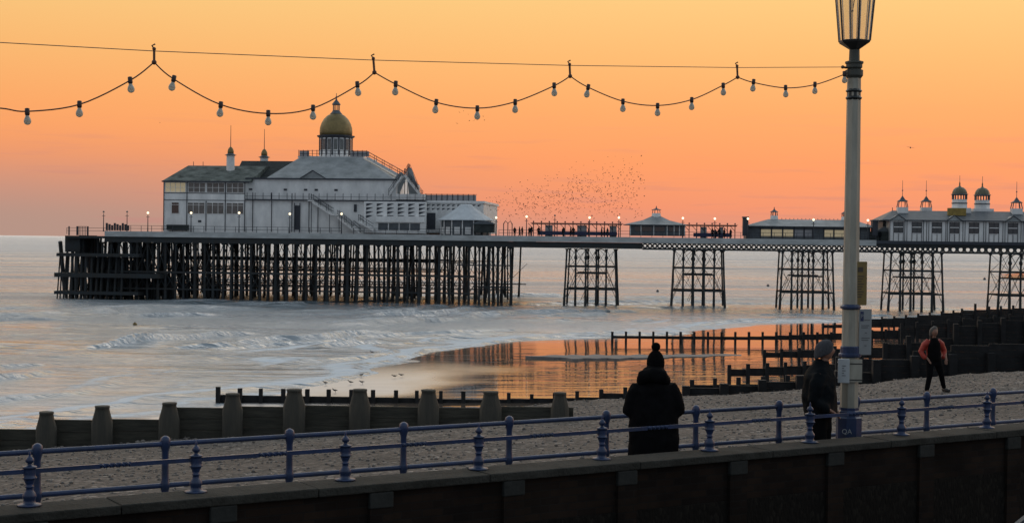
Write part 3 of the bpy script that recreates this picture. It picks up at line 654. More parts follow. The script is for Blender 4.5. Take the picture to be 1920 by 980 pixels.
for px, py, tl in bulbs:
    p = fl(px, py)
    if s0 is None:
        s0 = mesh_obj('bulb_holder', sockp, M_sock, smooth=True); b0 = mesh_obj('bulb', bulbp, M_bulb, smooth=True)
        s_, bb = s0, b0
    else:
        s_ = s0.copy(); bb = b0.copy(); COL.objects.link(s_); COL.objects.link(bb)
    s_.parent = fes.o; s_.location = p - Vector(fes.W.translation); s_.rotation_euler = (0, R(-tl), random.random() * 6); s_.rotation_euler = (0, R(-tl), 0)
    bb.parent = s_

# ------------------------------------------------------------------ pier frame
PT = math.atan(.10)
FP = Matrix.Translation((12, 251, 0)) @ Matrix.Rotation(-PT, 4, 'Z')
FPi = FP.inverted(); FPi3 = FPi.to_3x3(); C_l = FPi @ Vector((0, 0, E))
def L(px, py, v=0.0):
    r = FPi3 @ ray(px, py); k = (v - C_l.y) / r.y; p = C_l + r * k
    return p.x, p.z
def U(px, v=0.0, py=440): return L(px, py, v)[0]
def Zp(px, py, v=0.0): return L(px, py, v)[1]
ZD = E + .85                 # deck top
PXM = 251 / F                # metres per pixel at the pier
def pb(mb, x0, x1, y0, y1, v0, v1, ref=None):
    xm = (x0 + x1) / 2 if ref is None else ref
    mb.box(U(x0, v0), U(x1, v0), v0, v1, Zp(xm, y1, v0), Zp(xm, y0, v0))
u_l, u_r = U(197), U(2300)
pier = Thing('pier', 'long iron seaside pier on trestles stretching out over the sea', 'pier', (0, 0, 0), FP)
uHead = U(960)
mb = MB(); mb.box(u_l, uHead + 1, 0.3, 44, ZD - .25, ZD); mb.box(uHead + 1, u_r, .3, 17, ZD - .25, ZD); pier.part('deck', mb, M_deck)
mb = MB(); mb.box(u_l, U(1643), -.25, .25, E + .02, ZD + .1); pier.part('fascia', mb, M_fascia)
mb = MB(); mb.box(U(1643), u_r, -.25, .25, E + .35, ZD + .02); pier.part('fascia', mb, M_trim)
mb = MB(); mb.box(u_l, uHead, 0, .3, E - .95, E); mb.box(u_l + 1, uHead, 43, 43.3, E - .95, E)
mb.box(uHead, U(1205), 0, .3, E - 1.0, E)
for i in range(14): u = u_l + 1 + i * 5.4; mb.box(u, u + .25, .3, 43, E - .7, E + .5)
pier.part('girder', mb, M_iron)
# lattice girder with rows of round openings towards the shore
mb = MB()
u = U(1205)
zt0, zb0 = E + .35, E - 1.12
mb.box(U(1205), u_r, 0, .3, zb0, zb0 + .3); mb.box(U(1205), u_r, 0, .3, zt0 - .45, zt0)
zc = (zb0 + .3 + zt0 - .45) / 2; hz_ = (zt0 - .45 - zb0 - .3) / 2
def holes(mb, ua, ub, pitch, rr):
    u = ua
    while u < ub:
        n = 12; pts = [(u + pitch / 2 + rr * math.cos(2 * math.pi * k / n), zc + min(rr, hz_ * .98) * math.sin(2 * math.pi * k / n)) for k in range(n)]
        c4 = [(u + pitch, zc), (u + pitch, zc + hz_), (u + pitch / 2, zc + hz_), (u, zc + hz_), (u, zc), (u, zc - hz_), (u + pitch / 2, zc - hz_), (u + pitch, zc - hz_)]
        outp = []
        for k in range(n):
            a_ = 2 * math.pi * k / n; cx, sy = math.cos(a_), math.sin(a_); m_ = max(abs(cx) / (pitch / 2), abs(sy) / hz_); outp.append((u + pitch / 2 + cx / m_, zc + sy / m_))
        vs = [(x, y, z) for y in (.02, .28) for x, z in pts + outp]
        fs = []
        for k in range(n):
            k2 = (k + 1) % n; fs += [(k, k2, n + k2, n + k), (2 * n + k2, 2 * n + k, 3 * n + k, 3 * n + k2), (k2, k, 2 * n + k, 2 * n + k2)]
        mb.add(vs, fs); u += pitch
holes(mb, U(1205), U(1755), .82, .20)
holes(mb, U(1755), u_r, 1.15, .33)
pier.part('lattice_girder', mb, M_iron)

def column(mb, u, v, ztop, du=0, r_=.19, zb=-1.5):
    # slim iron column, swelling sleeve near the water, may rake outwards by du at the sea
    f = lambda z: (u + du * (ztop - z) / ztop, v, z)
    mb.path([f(ztop), f(ztop * .30)], [r_, r_], 8)
    mb.path([f(ztop * .30), f(ztop * .29), f(1.2), f(zb)], [r_ * 1.3, r_ * 1.15, r_ * 1.35, r_ * 1.35], 8)
def cross(mb, p, q, z0, z1, v, r_=.045):
    mb.tube((p, v, z0), (q, v, z1), r_, 4); mb.tube((q, v, z0), (p, v, z1), r_, 4)
def arch(mb, ua, ub, v, ztop, r_=.09):
    rad = abs(ub - ua) / 2; c = (ua + ub) / 2
    mb.path([(c + rad * math.cos(math.pi * k / 8), v, ztop - rad * .95 + rad * .95 * math.sin(math.pi * k / 8)) for k in range(9)], r_, 5)
TZ = E - 1.0
def trestle(px0, last=False):
    u0 = U(px0 + 7) ; offs = [0, 1.5, 3.2, 5.0, 6.65, 8.1]
    e = Thing('t', 't', 't', (u0, 0, 0), FP)       # temporary frame holder
    root = e.o; root.name = 'trestle'; root.parent = pier.o; root.matrix_parent_inverse = Matrix.Identity(4); root.matrix_basis = Matrix.Translation((u0, 0, 0))
    for kk in ('label', 'category'): del root[kk]
    tr = MB(); ztb = E - 1.1
    z1, z2, z3 = E - 4.1, E - 5.2, E - 7.9
    for v, cols in ((.6, offs), (8.5, [0, 3.2, 5.0, 8.1])):
        for k, o_ in enumerate(cols):
            du = -.4 if o_ == 0 else (.4 if o_ == 8.1 else 0)
            cm = MB(); column(cm, u0 + o_, v, ztb, du, .14 if v > 1 else .165)
            cm.lathe(u0 + o_, v, [(.15, ztb - .3), (.34, ztb - .05), (.34, ztb + .02)], 8)
            if o_ not in (0, 8.1): cm.lathe(u0 + o_, v, [(.15, ztb - 1.9), (.30, ztb - 1.6), (.26, ztb - 1.25), (.15, ztb - 1.15)], 8)
            e.part('column', cm, M_iron)
        tr = MB()
        tr.box(u0 - .2, u0 + 8.3, v - .08, v + .08, z1 - .11, z1 + .11); tr.box(u0 + 1.5, u0 + 6.65, v - .1, v + .1, z2 - .12, z2 + .12); tr.box(u0 - .3, u0 + 8.4, v - .1, v + .1, z3 - .13, z3 + .13)
        e.part('cross_beam', tr, M_iron)
        tr = MB()
        for a_, b_ in zip(cols[:-1], cols[1:]):
            cross(tr, u0 + a_, u0 + b_, z1, ztb, v); cross(tr, u0 + a_, u0 + b_, z3, z1, v)
        tr.tube((u0 - .3, v, 1.2), (u0 + 1.5, v, z2), .06, 4); tr.tube((u0 + 8.4, v, 1.2), (u0 + 6.6, v, z2), .06, 4)
        tr.tube((u0 + 2.4, v, 1.0), (u0 + 3.2, v, z3), .05, 4)
        e.part('bracing', tr, M_iron)
    ar = MB(); arch(ar, u0 + 1.5, u0 + 3.5, .6, ztb); arch(ar, u0 + 4.7, u0 + 6.65, .6, ztb)
    if px0 > 1200: arch(ar, u0 + 3.2, u0 + 5.0, .6, ztb)
    e.part('arch', ar, M_iron)
    dp = MB()
    for o_ in (0, 3.2, 5.0, 8.1): dp.box(u0 + o_ - .08, u0 + o_ + .08, .7, 8.4, z3 - .1, z3 + .1); dp.tube((u0 + o_, .6, z3), (u0 + o_, 8.5, z1), .05, 4)
    e.part('tie_beam', dp, M_iron)
for px in (1056, 1258, 1462, 1666, 1872): trestle(px)
# pier head piles
zx = [500 + z / 4 for z in (10, 70, 152, 230, 300, 375, 458, 532, 608, 680, 755, 840, 910, 985, 1060, 1148, 1225, 1297, 1375, 1447, 1522, 1597, 1675, 1740, 1828)]
left = [190 + i * 17.5 + random.uniform(-3, 3) for i in range(18)]
npile = 0
rest = MB(); hb = MB(); hd = MB()
cols_all = left + zx
ztb = E - .95
for i, px in enumerate(cols_all):
    u = U(px, .6)
    thick = random.choice((.2, .25, .3)) if i < 38 else .2
    m1 = MB(); column(m1, u, .6, ztb, .25 if i == len(cols_all) - 1 else random.uniform(-.05, .05), thick * .8); m1.lathe(u, .6, [(.2, ztb - .35), (.5, ztb - .02), (.5, ztb + .01)], 8)
    pier.part('pile', m1, M_iron); npile += 1
    if npile < 88:
        m1 = MB(); column(m1, u + random.uniform(-.3, .3), 7 + random.uniform(-.4, .4), ztb, random.uniform(-.3, .3), .22); pier.part('pile', m1, M_iron); npile += 1
rows = (14, 21, 28, 35, 42)
for v in rows:
    for i in range(38):
        if random.random() < (.3 if i < 20 else .62): continue
        u = u_l + .5 + i * (uHead - u_l) / 38 + random.uniform(-.4, .4); column(rest, u, v, ztb, random.uniform(-.4, .4), random.uniform(.13, .2))
pier.part('rear_piles', rest, M_iron, kind='stuff')
us_ = [U(p, .6) for p in cols_all]
for (z, hh_) in ((E - 6.0, .30), (E - 8.9, .20)):
    hb.box(u_l, uHead - (1.5 if z > 5 else 6), .35, .75, z - hh_ / 2 - .06, z + hh_ / 2)
hb.box(us_[-2] - 7, us_[-1], .5, .7, E - 4.2, E - 4.0); hb.box(us_[-3] - 2, us_[-1] + .1, .5, .7, E - 7.9, E - 7.65)
for v in (7, 14, 28, 42):
    for z in (E - 3.8, E - 5.6, E - 8.4): hb.box(u_l, uHead - random.uniform(0, 20), v - .1, v + .1, z - .1, z + .1)
pier.part('head_beam', hb, M_iron)
for k in range(len(us_) - 1):
    if us_[k + 1] - us_[k] > .5:
        cross(hd, us_[k], us_[k + 1], E - 6, ztb, .6, .065); cross(hd, us_[k], us_[k + 1], E - 8.9, E - 6, .6, .065)
    if k < 24 and k % 2 == 0: cross(hd, us_[k], us_[k] + 3.5, 2, ztb, 9, .07)
for k in range(60):
    u = random.uniform(u_l, uHead - 3); v = random.choice((14, 21, 28)); a_ = random.choice((-1, 1)) * random.uniform(2, 5); hd.tube((u, v, random.uniform(1, 3)), (u + a_, v, random.uniform(6, 9)), .06, 4)
pier.part('bracing', hd, M_iron)
# landing stage at the seaward end
lb = MB()
for px in (107, 113, 119, 126, 134, 143, 152, 161, 170, 179, 188, 200, 214, 228):
    u = U(px, -1.5); lb.path([(u, -1.5 + random.uniform(0, 2), E - (3.3 if px > 125 else 2.9)), (u, -1.5, -1.5)], .22 if px > 130 else .13, 6)
for px in range(124, 330, 7): u = U(px, 3); lb.path([(u, 3 + random.uniform(-2, 3), E - .3 if px < 200 else E - 1), (u, 3, -1.5)], random.uniform(.16, .3), 6)
for px in range(130, 420, 9): u = U(px, 12); lb.path([(u, 12 + random.uniform(-5, 3), E - 1), (u + random.uniform(-.6, .6), 12, -1.5)], random.uniform(.2, .4), 6)
pier.part('landing_stage_piles', lb, M_iron, kind='stuff')
lb = MB()
pb(lb, 106, 260, 474, 480, -1.9, 2, 106); pb(lb, 102, 300, 511, 519, -1.9, 3, 102); pb(lb, 102, 260, 545, 551, -1.9, 3, 102)
pb(lb, 122, 200, 441.5, 446, 0, 12, 122); pb(lb, 122, 150, 446, 472, 1, 6, 122)
pb(lb, 148, 158, 441, 480, 2, 8, 150)
pb(lb, 170, 236, 482, 556, 6, 6.4, 170)
for i in range(10):
    a_ = U(160 + i * 24, 8); cross(lb, a_, a_ + 3, 1, E - 2, 8.2, .12); lb.box(a_, a_ + 1.2, 10, 10.3, .5, random.uniform(3, 6.5))
pier.part('landing_stage', lb, M_iron)
# pier-edge railing
def edge_rail(x0, x1, dz=0, name='handrail', h=1.1, step=1.8):
    mb = MB(); ua, ub = U(x0), U(x1); z = ZD + dz; n = max(1, int((ub - ua) / step))
    for i in range(n + 1): u = ua + (ub - ua) * i / n; mb.box(u - .035, u + .035, .26, .33, z, z + h)
    for q in (h, h * .55): mb.box(ua, ub, .27, .32, z + q - .03, z + q + .03)
    pier.part(name, mb, M_trim)
edge_rail(205, 640); edge_rail(662, 885); edge_rail(935, 1643); edge_rail(124, 200, -.5, step=3)
mb = MB(); 
for (a_, b_, t_) in ((143, 146, 424), (146, 165, 424), (163, 165, 424)): pb(mb, a_, b_, t_, 424.8 if b_ - a_ > 5 else 441, 2, 2.3, 150)
pb(mb, 128, 130, 424, 441, 2, 2.2, 130)
for i in range(6): pb(mb, 148 + i * 3, 148.7 + i * 3, 424, 441, 2, 2.1, 150)
for i in range(9): pb(mb, 198 + i * 5, 200.5 + i * 5, 418 + (i % 3) * 2, 432, 4, 4.5, 215)
pier.part('end_gantry', mb, M_trim)

# ------------------------------------------------------------------ theatre
V0 = 5.0
th = Thing('pier_theatre', 'large white theatre with a golden dome and outside stairs at the pier head', 'theatre', (U(560, V0), V0, ZD), FP)
zt_ = lambda px, py, v=V0: Zp(px, py, v)
def TB(name, boxes, m, **k):
    for bx in boxes:
        mb = MB(); pb(mb, *bx); o = th.part(name, mb, m, **k)
    return o
TB('wall', [(306, 459, 339, 436, V0, 26, 306)], M_white, label='seaward two storey wall')
TB('wall', [(459, 742, 335, 376, V0 + 1.5, 32, 459), (459, 795, 374.2, 438, V0 + .2, 32, 459)], M_white)
TB('wall', [(742, 795, 363.5, 374, V0 + 1.2, 30, 742)], M_white2)
TB('terrace_edge', [(459, 797, 373, 375.2, V0 - .35, V0 + 1.4, 459), (306, 459, 374, 375, V0 - .08, V0 - .01, 306), (306, 459, 361, 362, V0 - .08, V0 - .01, 306)], M_trim)
TB('drainpipe', [(x, x + 1.3, y0, 432, V0 - .12, V0 - .01, 306) for x, y0 in ((305.6, 340), (349, 341), (385, 376), (421, 341), (457.5, 341), (472.5, 359), (508, 359), (546, 360), (551, 378), (561, 378), (578, 360), (595, 385))], M_trim)
def windows(groups, y0, y1, ref, mg_, v=V0, bars=3, transom=True):
    for i, (a_, b_) in enumerate(groups):
        mb = MB(); pb(mb, a_, b_, y0, y1, v - .03, v + .02, ref); g = th.part('window', mb, mg_[i % len(mg_)])
        fr = MB(); n = max(1, round((b_ - a_) / 10.5))
        for k in range(n + 1): x = a_ + (b_ - a_) * k / n; pb(fr, x - .45, x + .45, y0, y1, v - .07, v - .031, ref)
        pb(fr, a_, b_, y0 - .5, y0 + .5, v - .072, v - .0312, ref); pb(fr, a_, b_, y1 - .5, y1 + .5, v - .072, v - .0312, ref)
        if transom: ym = y0 + (y1 - y0) * (.5 if y1 < 370 else .22); pb(fr, a_, b_, ym - .35, ym + .35, v - .074, v - .0314, ref)
        th.part('window_frame', fr, M_white2, parent=g)
windows([(309, 347), (352, 384), (387, 420), (424, 456)], 342, 360, 306, [M_litw, M_glassp, M_glassp, M_glassp])
windows([(321, 335), (351, 383), (387, 419), (424, 456)], 379, 400, 306, [M_glass, M_glassp, M_glassp, M_glassp])
TB('vent', [(x, x + 6, 353, 356.5, V0 + 1.4, V0 + 1.52, 459) for x in (466, 531, 569, 589, 626)] + [(371, 377, 412, 416, V0 - .05, V0 + .05, 306)], M_trim)
# roofs
def roof(name, e0, e1, ey, r0, r1, ry, v0, v1, m, rd=.5, **k):
    mb = MB(); xm = e0; vm = (v0 + v1) / 2; dd = (v1 - v0) * rd / 2
    mb.frustum(U(e0, v0), U(e1, v0), v0, v1, Zp(xm, ey, v0), U(r0, vm - dd), U(r1, vm - dd), vm - dd, vm + dd, Zp(xm, ry, vm - dd))
    return th.part(name, mb, m, **k)
roof('roof', 302, 466, 339.6, 352, 500, 310, V0 - .7, 27, mat('patched_slate', (.15, .17, .16), .9, .3, .6, col2=(.035, .045, .042), spec=.1), .08)
TB('eave', [(302, 466, 338.6, 341, V0 - .8, V0 + .1, 306), (459, 742, 333, 335.6, V0 + 1, V0 + 1.6, 459)], M_trim)
roof('roof', 436, 560, 336, 452, 556, 301.5, 10, 30, M_slate, .10)
ovr = roof('roof', 497, 740, 334.6, 562, 676, 294, V0 + 1, 33, M_lead, .44)
TB('roof_platform', [(557, 680, 292.5, 296, V0 + 9.2, V0 + 22, 560)], M_white)
mb = MB(); v = V0 + .8; mb.prism([(U(563, v), Zp(563, 334.5, v)), (U(608, v), Zp(563, 334.5, v)), (U(585, v), Zp(563, 320, v))], v, v + 6); pd = th.part('pediment', mb, M_lead)
mb = MB()
for (a_, b_) in ((562, 585), (609, 585)): mb.tube((U(a_, v - .1), v - .1, Zp(563, 334, v)), (U(b_, v - .1), v - .1, Zp(563, 319.5, v)), .1, 4)
th.part('pediment_trim', mb, M_trim, parent=pd)
# rotunda
vc = V0 + 14; uc = U(628, vc); zR = lambda y: Zp(628, y, vc); pm = (C_l.y * -1 + vc) / F
mb = MB(); mb.lathe(uc, vc, [(31 * pm, zR(296)), (31 * pm, zR(259))], 16); drum = th.part('drum', mb, M_white)
mb = MB()
for k in range(16):
    a_ = 2 * math.pi * k / 16; c, s_ = math.cos(a_), math.sin(a_); rr = 31.3 * pm
    p = Vector((uc + c * rr, vc + s_ * rr, 0)); tt = Vector((-s_, c, 0)) * .12; nn = Vector((c, s_, 0)) * .10
    mb.obox(p - tt + Vector((0, 0, zR(292))), tt * 2, nn, (0, 0, zR(259) - zR(292)))
th.part('pilasters', mb, M_trim, parent=drum)
mb = MB()
for k in range(16):
    a_ = 2 * math.pi * (k + .5) / 16; c, s_ = math.cos(a_), math.sin(a_); rr = 30.6 * pm
    p = Vector((uc + c * rr, vc + s_ * rr, 0)); tt = Vector((-s_, c, 0)) * .32; nn = Vector((c, s_, 0)) * .07
    mb.obox(p - tt + Vector((0, 0, zR(282))), tt * 2, nn, (0, 0, zR(262) - zR(282)))
th.part('drum_windows', mb, M_glassp, parent=drum)
mb = MB(); mb.lathe(uc, vc, [(31 * pm, zR(260)), (36 * pm, zR(256.5)), (36 * pm, zR(255)), (31 * pm, zR(254.4))], 24); th.part('cornice', mb, M_trim)
mb = MB(); mb.lathe(uc, vc, [(30.8 * pm, zR(254.5)), (31.2 * pm, zR(247)), (30.5 * pm, zR(240)), (28 * pm, zR(232)), (23.5 * pm, zR(224)), (17 * pm, zR(217.5)), (10 * pm, zR(213.5)), (7 * pm, zR(212))], 32); dome = th.part('dome', mb, M_gold, smooth=True)
mb = MB()
mb.lathe(uc, vc, [(12 * pm, zR(214)), (9 * pm, zR(211)), (7 * pm, zR(208)), (6.5 * pm, zR(207))], 12); mb.lathe(uc, vc, [(8 * pm, zR(197)), (8.5 * pm, zR(196)), (4 * pm, zR(190)), (2 * pm, zR(188)), (.8 * pm, zR(184)), (.5 * pm, zR(175))], 8)
mb.ball((uc, vc, zR(182)), 1.6 * pm)
for k in range(8): a_ = k * math.pi / 4; mb.tube((uc + 6 * pm * math.cos(a_), vc + 6 * pm * math.sin(a_), zR(208)), (uc + 6 * pm * math.cos(a_), vc + 6 * pm * math.sin(a_), zR(196)), .07, 4)
th.part('lantern', mb, M_slate2)
mb = MB()
for x in [558 + 8.5 * k for k in range(16)]: pb(mb, x, x + 1, 281, 293, V0 + 9, V0 + 9.1, 560)
for y in (282, 287.5): pb(mb, 560, 686, y, y + .7, V0 + 9, V0 + 9.1, 560)
for y in (282, 287.5): mb.box(U(560, 14), U(560, 14) + .08, 14, 27, zt_(560, y), zt_(560, y) + .06)
th.part('platform_railing', mb, M_trim)
TB('platform_windbreak', [(560, 578, 283, 293, V0 + 9.12, V0 + 9.2, 560), (655, 690, 283, 293, V0 + 9.12, V0 + 9.2, 560)], M_scr)
# turrets
def turret(T, x, v, yb, yc, yd, yt, wb, gold=M_gold, wall=M_white):
    pm_ = (v - C_l.y) / F; u = U(x, v); z = lambda y: Zp(x, y, v)
    mb = MB(); mb.lathe(u, v, [(wb / 2 * pm_ * 1.06, z(yb)), (wb / 2 * pm_ * 1.02, z(yc + 1))], 8); t = T.part('turret', mb, wall)
    mb = MB(); mb.lathe(u, v, [(wb * .55 * pm_, z(yc + 2)), (wb * .78 * pm_, z(yc + .8)), (wb * .6 * pm_, z(yc)), (wb * .36 * pm_, z(yc - 2.5))], 12); T.part('turret_cap', mb, M_slate2, parent=t)
    mb = MB(); r_ = wb * .40 * pm_; H = z(yd) - z(yc - 2); mb.lathe(u, v, [(r_ * .95, z(yc - 2)), (r_, z(yc - 2) + H * .3), (r_ * .85, z(yc - 2) + H * .6), (r_ * .5, z(yc - 2) + H * .85), (r_ * .1, z(yd))], 12); T.part('turret_dome', mb, gold, parent=t, smooth=True)
    mb = MB(); mb.tube((u, v, z(yd + 1)), (u, v, z(yt)), .075, 5, .04); T.part('flagpole', mb, M_trim, parent=t)
turret(th, 431, 12, 326, 290, 275, 235, 15); turret(th, 494, 20, 316, 294, 279, 242, 15)
mb = MB()
for x in (361, 379): pb(mb, x, x + .8, 303, 312, 15, 15.1, 352)
th.part('roof_finial', mb, M_trim)
# terrace railing
mb = MB()
for x in range(462, 800, 15): pb(mb, x, x + .9, 361, 374, V0 - .2, V0 - .12, 459)
pb(mb, 459, 797, 367, 367.6, V0 - .2, V0 - .15, 459)
th.part('terrace_railing', mb, M_trim)
# pierced screen wall block on the shore side
TB('wall', [(682, 798, 377.5, 436, V0 - .6, V0 + .15, 682)], M_white, label='white screen wall pierced by dark triangles')
TB('wall', [(795, 906, 377, 436, V0 + 3, 30, 795)], M_white2)
TB('parapet', [(795, 908, 375.8, 380, V0 + 2.7, 30.5, 795)], M_white)
mb = MB(); v = V0 - .68
for i in range(6):
    for j in range(4):
        x = 686 + i * 19.8; y = 381 + j * 7.4; mb.prism([(U(x, v), Zp(682, y, v)), (U(x, v), Zp(682, y + 5.4, v)), (U(x + 12.5, v), Zp(682, y, v))], v, v + .1)
for i in range(11):
    x = 800 + i * 9.5; mb.prism([(U(x, V0 + 2.9), Zp(795, 383, 8)), (U(x, V0 + 2.9), Zp(795, 386.6, 8)), (U(x + 6, V0 + 2.9), Zp(795, 383, 8))], V0 + 2.92, V0 + 3.02)
    if i < 7: mb.prism([(U(x, V0 + 2.9), Zp(795, 390, 8)), (U(x, V0 + 2.9), Zp(795, 393.6, 8)), (U(x + 6, V0 + 2.9), Zp(795, 390, 8))], V0 + 2.92, V0 + 3.02)
th.part('pierced_openings', mb, M_trim)
mb = MB()
for x in range(797, 897, 10): pb(mb, x, x + 1.1, 363, 377, V0 + 2.8, V0 + 2.95, 795)
pb(mb, 795, 893, 363.5, 364.3, V0 + 2.8, V0 + 2.9, 795)
th.part('roof_terrace_railing', mb, M_trim)
TB('windbreak', [(797, 892, 365, 376, V0 + 2.96, V0 + 3.05, 795)], M_scr)
TB('shutter', [(709 + 20 * i, 727 + 20 * i, 418, 431, V0 - .66, V0 - .6, 709) for i in range(4)], M_slate2)
TB('awning', [(703, 795, 405, 416, V0 - 1.0, V0 - .6, 703)], M_white)
TB('doorway', [(800, 816, 399, 430, V0 + 2.9, V0 + 3.05, 800), (663, 668, 383, 397, V0 - .0, V0 + .22, 663), (552, 562, 385, 430, V0 + .1, V0 + .22, 550)], M_trim)
# stairs
def stair(name, x0, y0, x1, y1, v, wid, ref0=None, rail=True, m=M_white2):
    a_ = Vector((U(x0, v), v, Zp(x0, y0, v))); b_ = Vector((U(x1, v), v, Zp(x1, y1, v))); d = b_ - a_
    mb = MB()
    for vv in (0, wid): mb.obox(a_ + Vector((0, vv, -.3)), d, (0, .12, 0), (0, 0, .45))
    n = max(3, int(abs(d.z) / .28))
    for i in range(n): p = a_ + d * ((i + .5) / n); mb.box(p.x - .2, p.x + .2, v, v + wid, p.z - .05, p.z)
    o = th.part(name, mb, m)
    if rail:
        rb = MB()
        for vv in (0, wid):
            for hgt_ in (.55, 1.05): rb.tube(a_ + Vector((0, vv, hgt_)), b_ + Vector((0, vv, hgt_)), .045, 4)
            for i in range(int(d.length / 1.6) + 1): p = a_ + d * (i * 1.6 / d.length); rb.tube(p + Vector((0, vv, 0)), p + Vector((0, vv, 1.15)), .05, 4)
        th.part('stair_railing', rb, M_trim, parent=o)
stair('staircase', 583, 376, 622, 402, V0 - 1.6, 1.4); stair('staircase', 632, 406, 662, 430, V0 - 1.6, 1.4)
TB('stair_landing', [(620, 634, 401, 403.5, V0 - 1.7, V0 - .2, 620), (576, 585, 375, 377, V0 - 1.7, V0 + .2, 580)], M_white2)
TB('stair_post', [(x, x + 1, y, 436, V0 - 1.6, V0 - 1.5, 620) for x, y in ((583, 378), (617, 402), (635, 404))], M_trim)
stair('staircase', 674, 435, 662, 425, V0 - 2.4, 1.0); stair('staircase', 672, 414, 700, 431, V0 - 1.6, 1.4)
stair('staircase', 686, 295, 755, 333, V0 + 8, 2)
stair('staircase', 728, 366, 752, 330, V0 + 1.0, 1.6); stair('staircase', 757, 328, 790, 370, V0 + 1.5, 1.6); stair('staircase', 740, 366, 764, 318, V0 + 6, 1.6); stair('staircase', 764, 318, 782, 360, V0 + 6, 1.6)
mb = MB(); v = V0 + 3
mb.prism([(U(720, v), Zp(722, 372, v)), (U(744, v), Zp(722, 372, v)), (U(760, v), Zp(722, 334, v)), (U(752, v), Zp(722, 322, v)), (U(743, v), Zp(722, 327, v))], v, v + .2)
mb.prism([(U(790, v), Zp(722, 372, v)), (U(766, v), Zp(722, 372, v)), (U(763, v), Zp(722, 334, v)), (U(763, v), Zp(722, 315, v)), (U(769, v), Zp(722, 314, v))], v + .3, v + .5)
th.part('stair_side_panel', mb, M_lead)
TB('stair_post', [(x, x + 1.2, y, 370, V0 + 4, V0 + 4.15, 722) for x, y in ((738, 345), (748, 330), (757, 316), (763, 313), (770, 320), (776, 340), (783, 355))], M_trim)
# goods and clutter at the wall foot
TB('bench_row', [(312, 352, 421, 431, V0 - .8, V0 - .2, 306)], M_slate)

# round tent-roofed kiosk
v = 3.0
def hexhut(T, x0, x1, ye, yt, yb, xa, v, dep, mroof, mwall, ref, wt=2, rd=.3):
    mb = MB(); vm = v + dep / 2
    mb.frustum(U(x0, v), U(x1, v), v, v + dep, Zp(ref, ye, v), U(xa - wt, vm), U(xa + wt, vm), vm - .3, vm + .3, Zp(ref, yt, vm)); 
    r_ = T.part('roof', mb, mroof)
    return r_
kio = Thing('round_kiosk', 'round kiosk under a pale tent shaped roof beside the theatre', 'kiosk', (U(870, 2), 2.0, ZD), FP)
uc2 = U(876, 6); rk = 54 * PXM
za, zb = Zp(870, 413, 2), Zp(870, 383, 6)
mb = MB(); mb.lathe(U(873, 5.5), 5.5, [(rk * 1.0, za), (rk * 1.0, za + .12), (rk * .68, za + (zb - za) * .38), (rk * .42, za + (zb - za) * .68), (rk * .24, zb - .2), (rk * .16, zb)], 14); kio.part('roof', mb, mat('tent_canvas', (.50, .54, .57), .7, .15, 1))
mb = MB(); mb.lathe(U(873, 5.5), 5.5, [(rk * .86, ZD), (rk * .86, za)], 14); kio.part('wall', mb, M_slate2)
mb = MB()
for k in range(14):
    a_ = 2 * math.pi * k / 14 + math.pi / 14; mb.tube((U(873, 5.5) + rk * .89 * math.cos(a_), 5.5 + rk * .89 * math.sin(a_), ZD), (U(873, 5.5) + rk * .89 * math.cos(a_), 5.5 + rk * .89 * math.sin(a_), za), .1, 5)
for k in (7, 8, 9, 10, 11):
    a_ = 2 * math.pi * (k + .5) / 14 + math.pi / 14; c, s_ = math.cos(a_), math.sin(a_); p = Vector((U(873, 5.5) + c * rk * .86, 5.5 + s_ * rk * .86, ZD + .3)); tt = Vector((-s_, c, 0)) * .5
    mb.obox(p - tt, tt * 2, Vector((c, s_, 0)) * .06, (0, 0, 1.2))
kio.part('pillars', mb, M_white2)
hut = Thing('sales_hut', 'small dark hut with a curved roof in front of the round kiosk', 'hut', (U(905, 1), 1, ZD), FP)
mb = MB(); pb(mb, 889, 925, 420, 436, .8, 3, 905); hut.part('wall', mb, M_slate)
mb = MB(); u0, u1 = U(886, .8), U(928, .8); z = Zp(905, 420, .8); mb.prism([(u0, z), (u1, z), (u1 - .6, z + .35), ((u0 + u1) / 2, z + .6), (u0 + .6, z + .35)], .6, 3.2); hut.part('roof', mb, M_slate2)

# glass windscreen shelters along the pier
def shelter(x0, x1, label, panels):
    t = Thing('windscreen_shelter', label, 'shelter', (U((x0 + x1) / 2, 7), 7, ZD), FP, group='windscreen shelters along the pier neck')
    ref = x0; mb = MB(); v = 7.0; n = int((x1 - x0) / 14); z1 = Zp(x0, 420 + (x0 - 985) * .0122, v)
    for i in range(n + 1):
        x = x0 + (x1 - x0) * i / n; u = U(x, v); mb.box(u - .07, u + .07, v, v + .14, ZD, z1); mb.ball((u, v + .07, z1 + .45), .16, 6, 4)
        mb.tube((u, v + .07, z1), (u, v + .07, z1 + .4), .05, 4); mb.tube((u - .9, v - .2, z1 + .15), (u, v, z1 - .8), .06, 4)
    pr_ = t.part('frame', mb, M_trim)
    mb = MB(); mb.box(U(x0 - 3, v), U(x1 + 3, v), v - .7, v + .9, z1, z1 + .16); mb.box(U(x0 - 5, v), U(x1 + 5, v), v - .9, v + 1.1, z1 + .2, z1 + .26); t.part('canopy', mb, M_trim)
    mb = MB()
    for a_, b_ in panels: mb.box(U(a_, v), U(b_, v), v + .02, v + .1, ZD + .1, z1 - .1)
    t.part('glass_panel', mb, M_scr)
    mb = MB(); mb.box(U(x0 + 8, v), U(x1 - 6, v), v - .9, v - .1, ZD + .35, ZD + .5); mb.box(U(x0 + 8, v), U(x1 - 6, v), v - .16, v - .08, ZD + .5, ZD + 1.0); t.part('bench', mb, M_inkb)
shelter(1000, 1163, 'long dark windscreen shelter with glass panels between the theatre and the first pavilion', [(1022, 1036), (1082, 1100), (1143, 1156)])
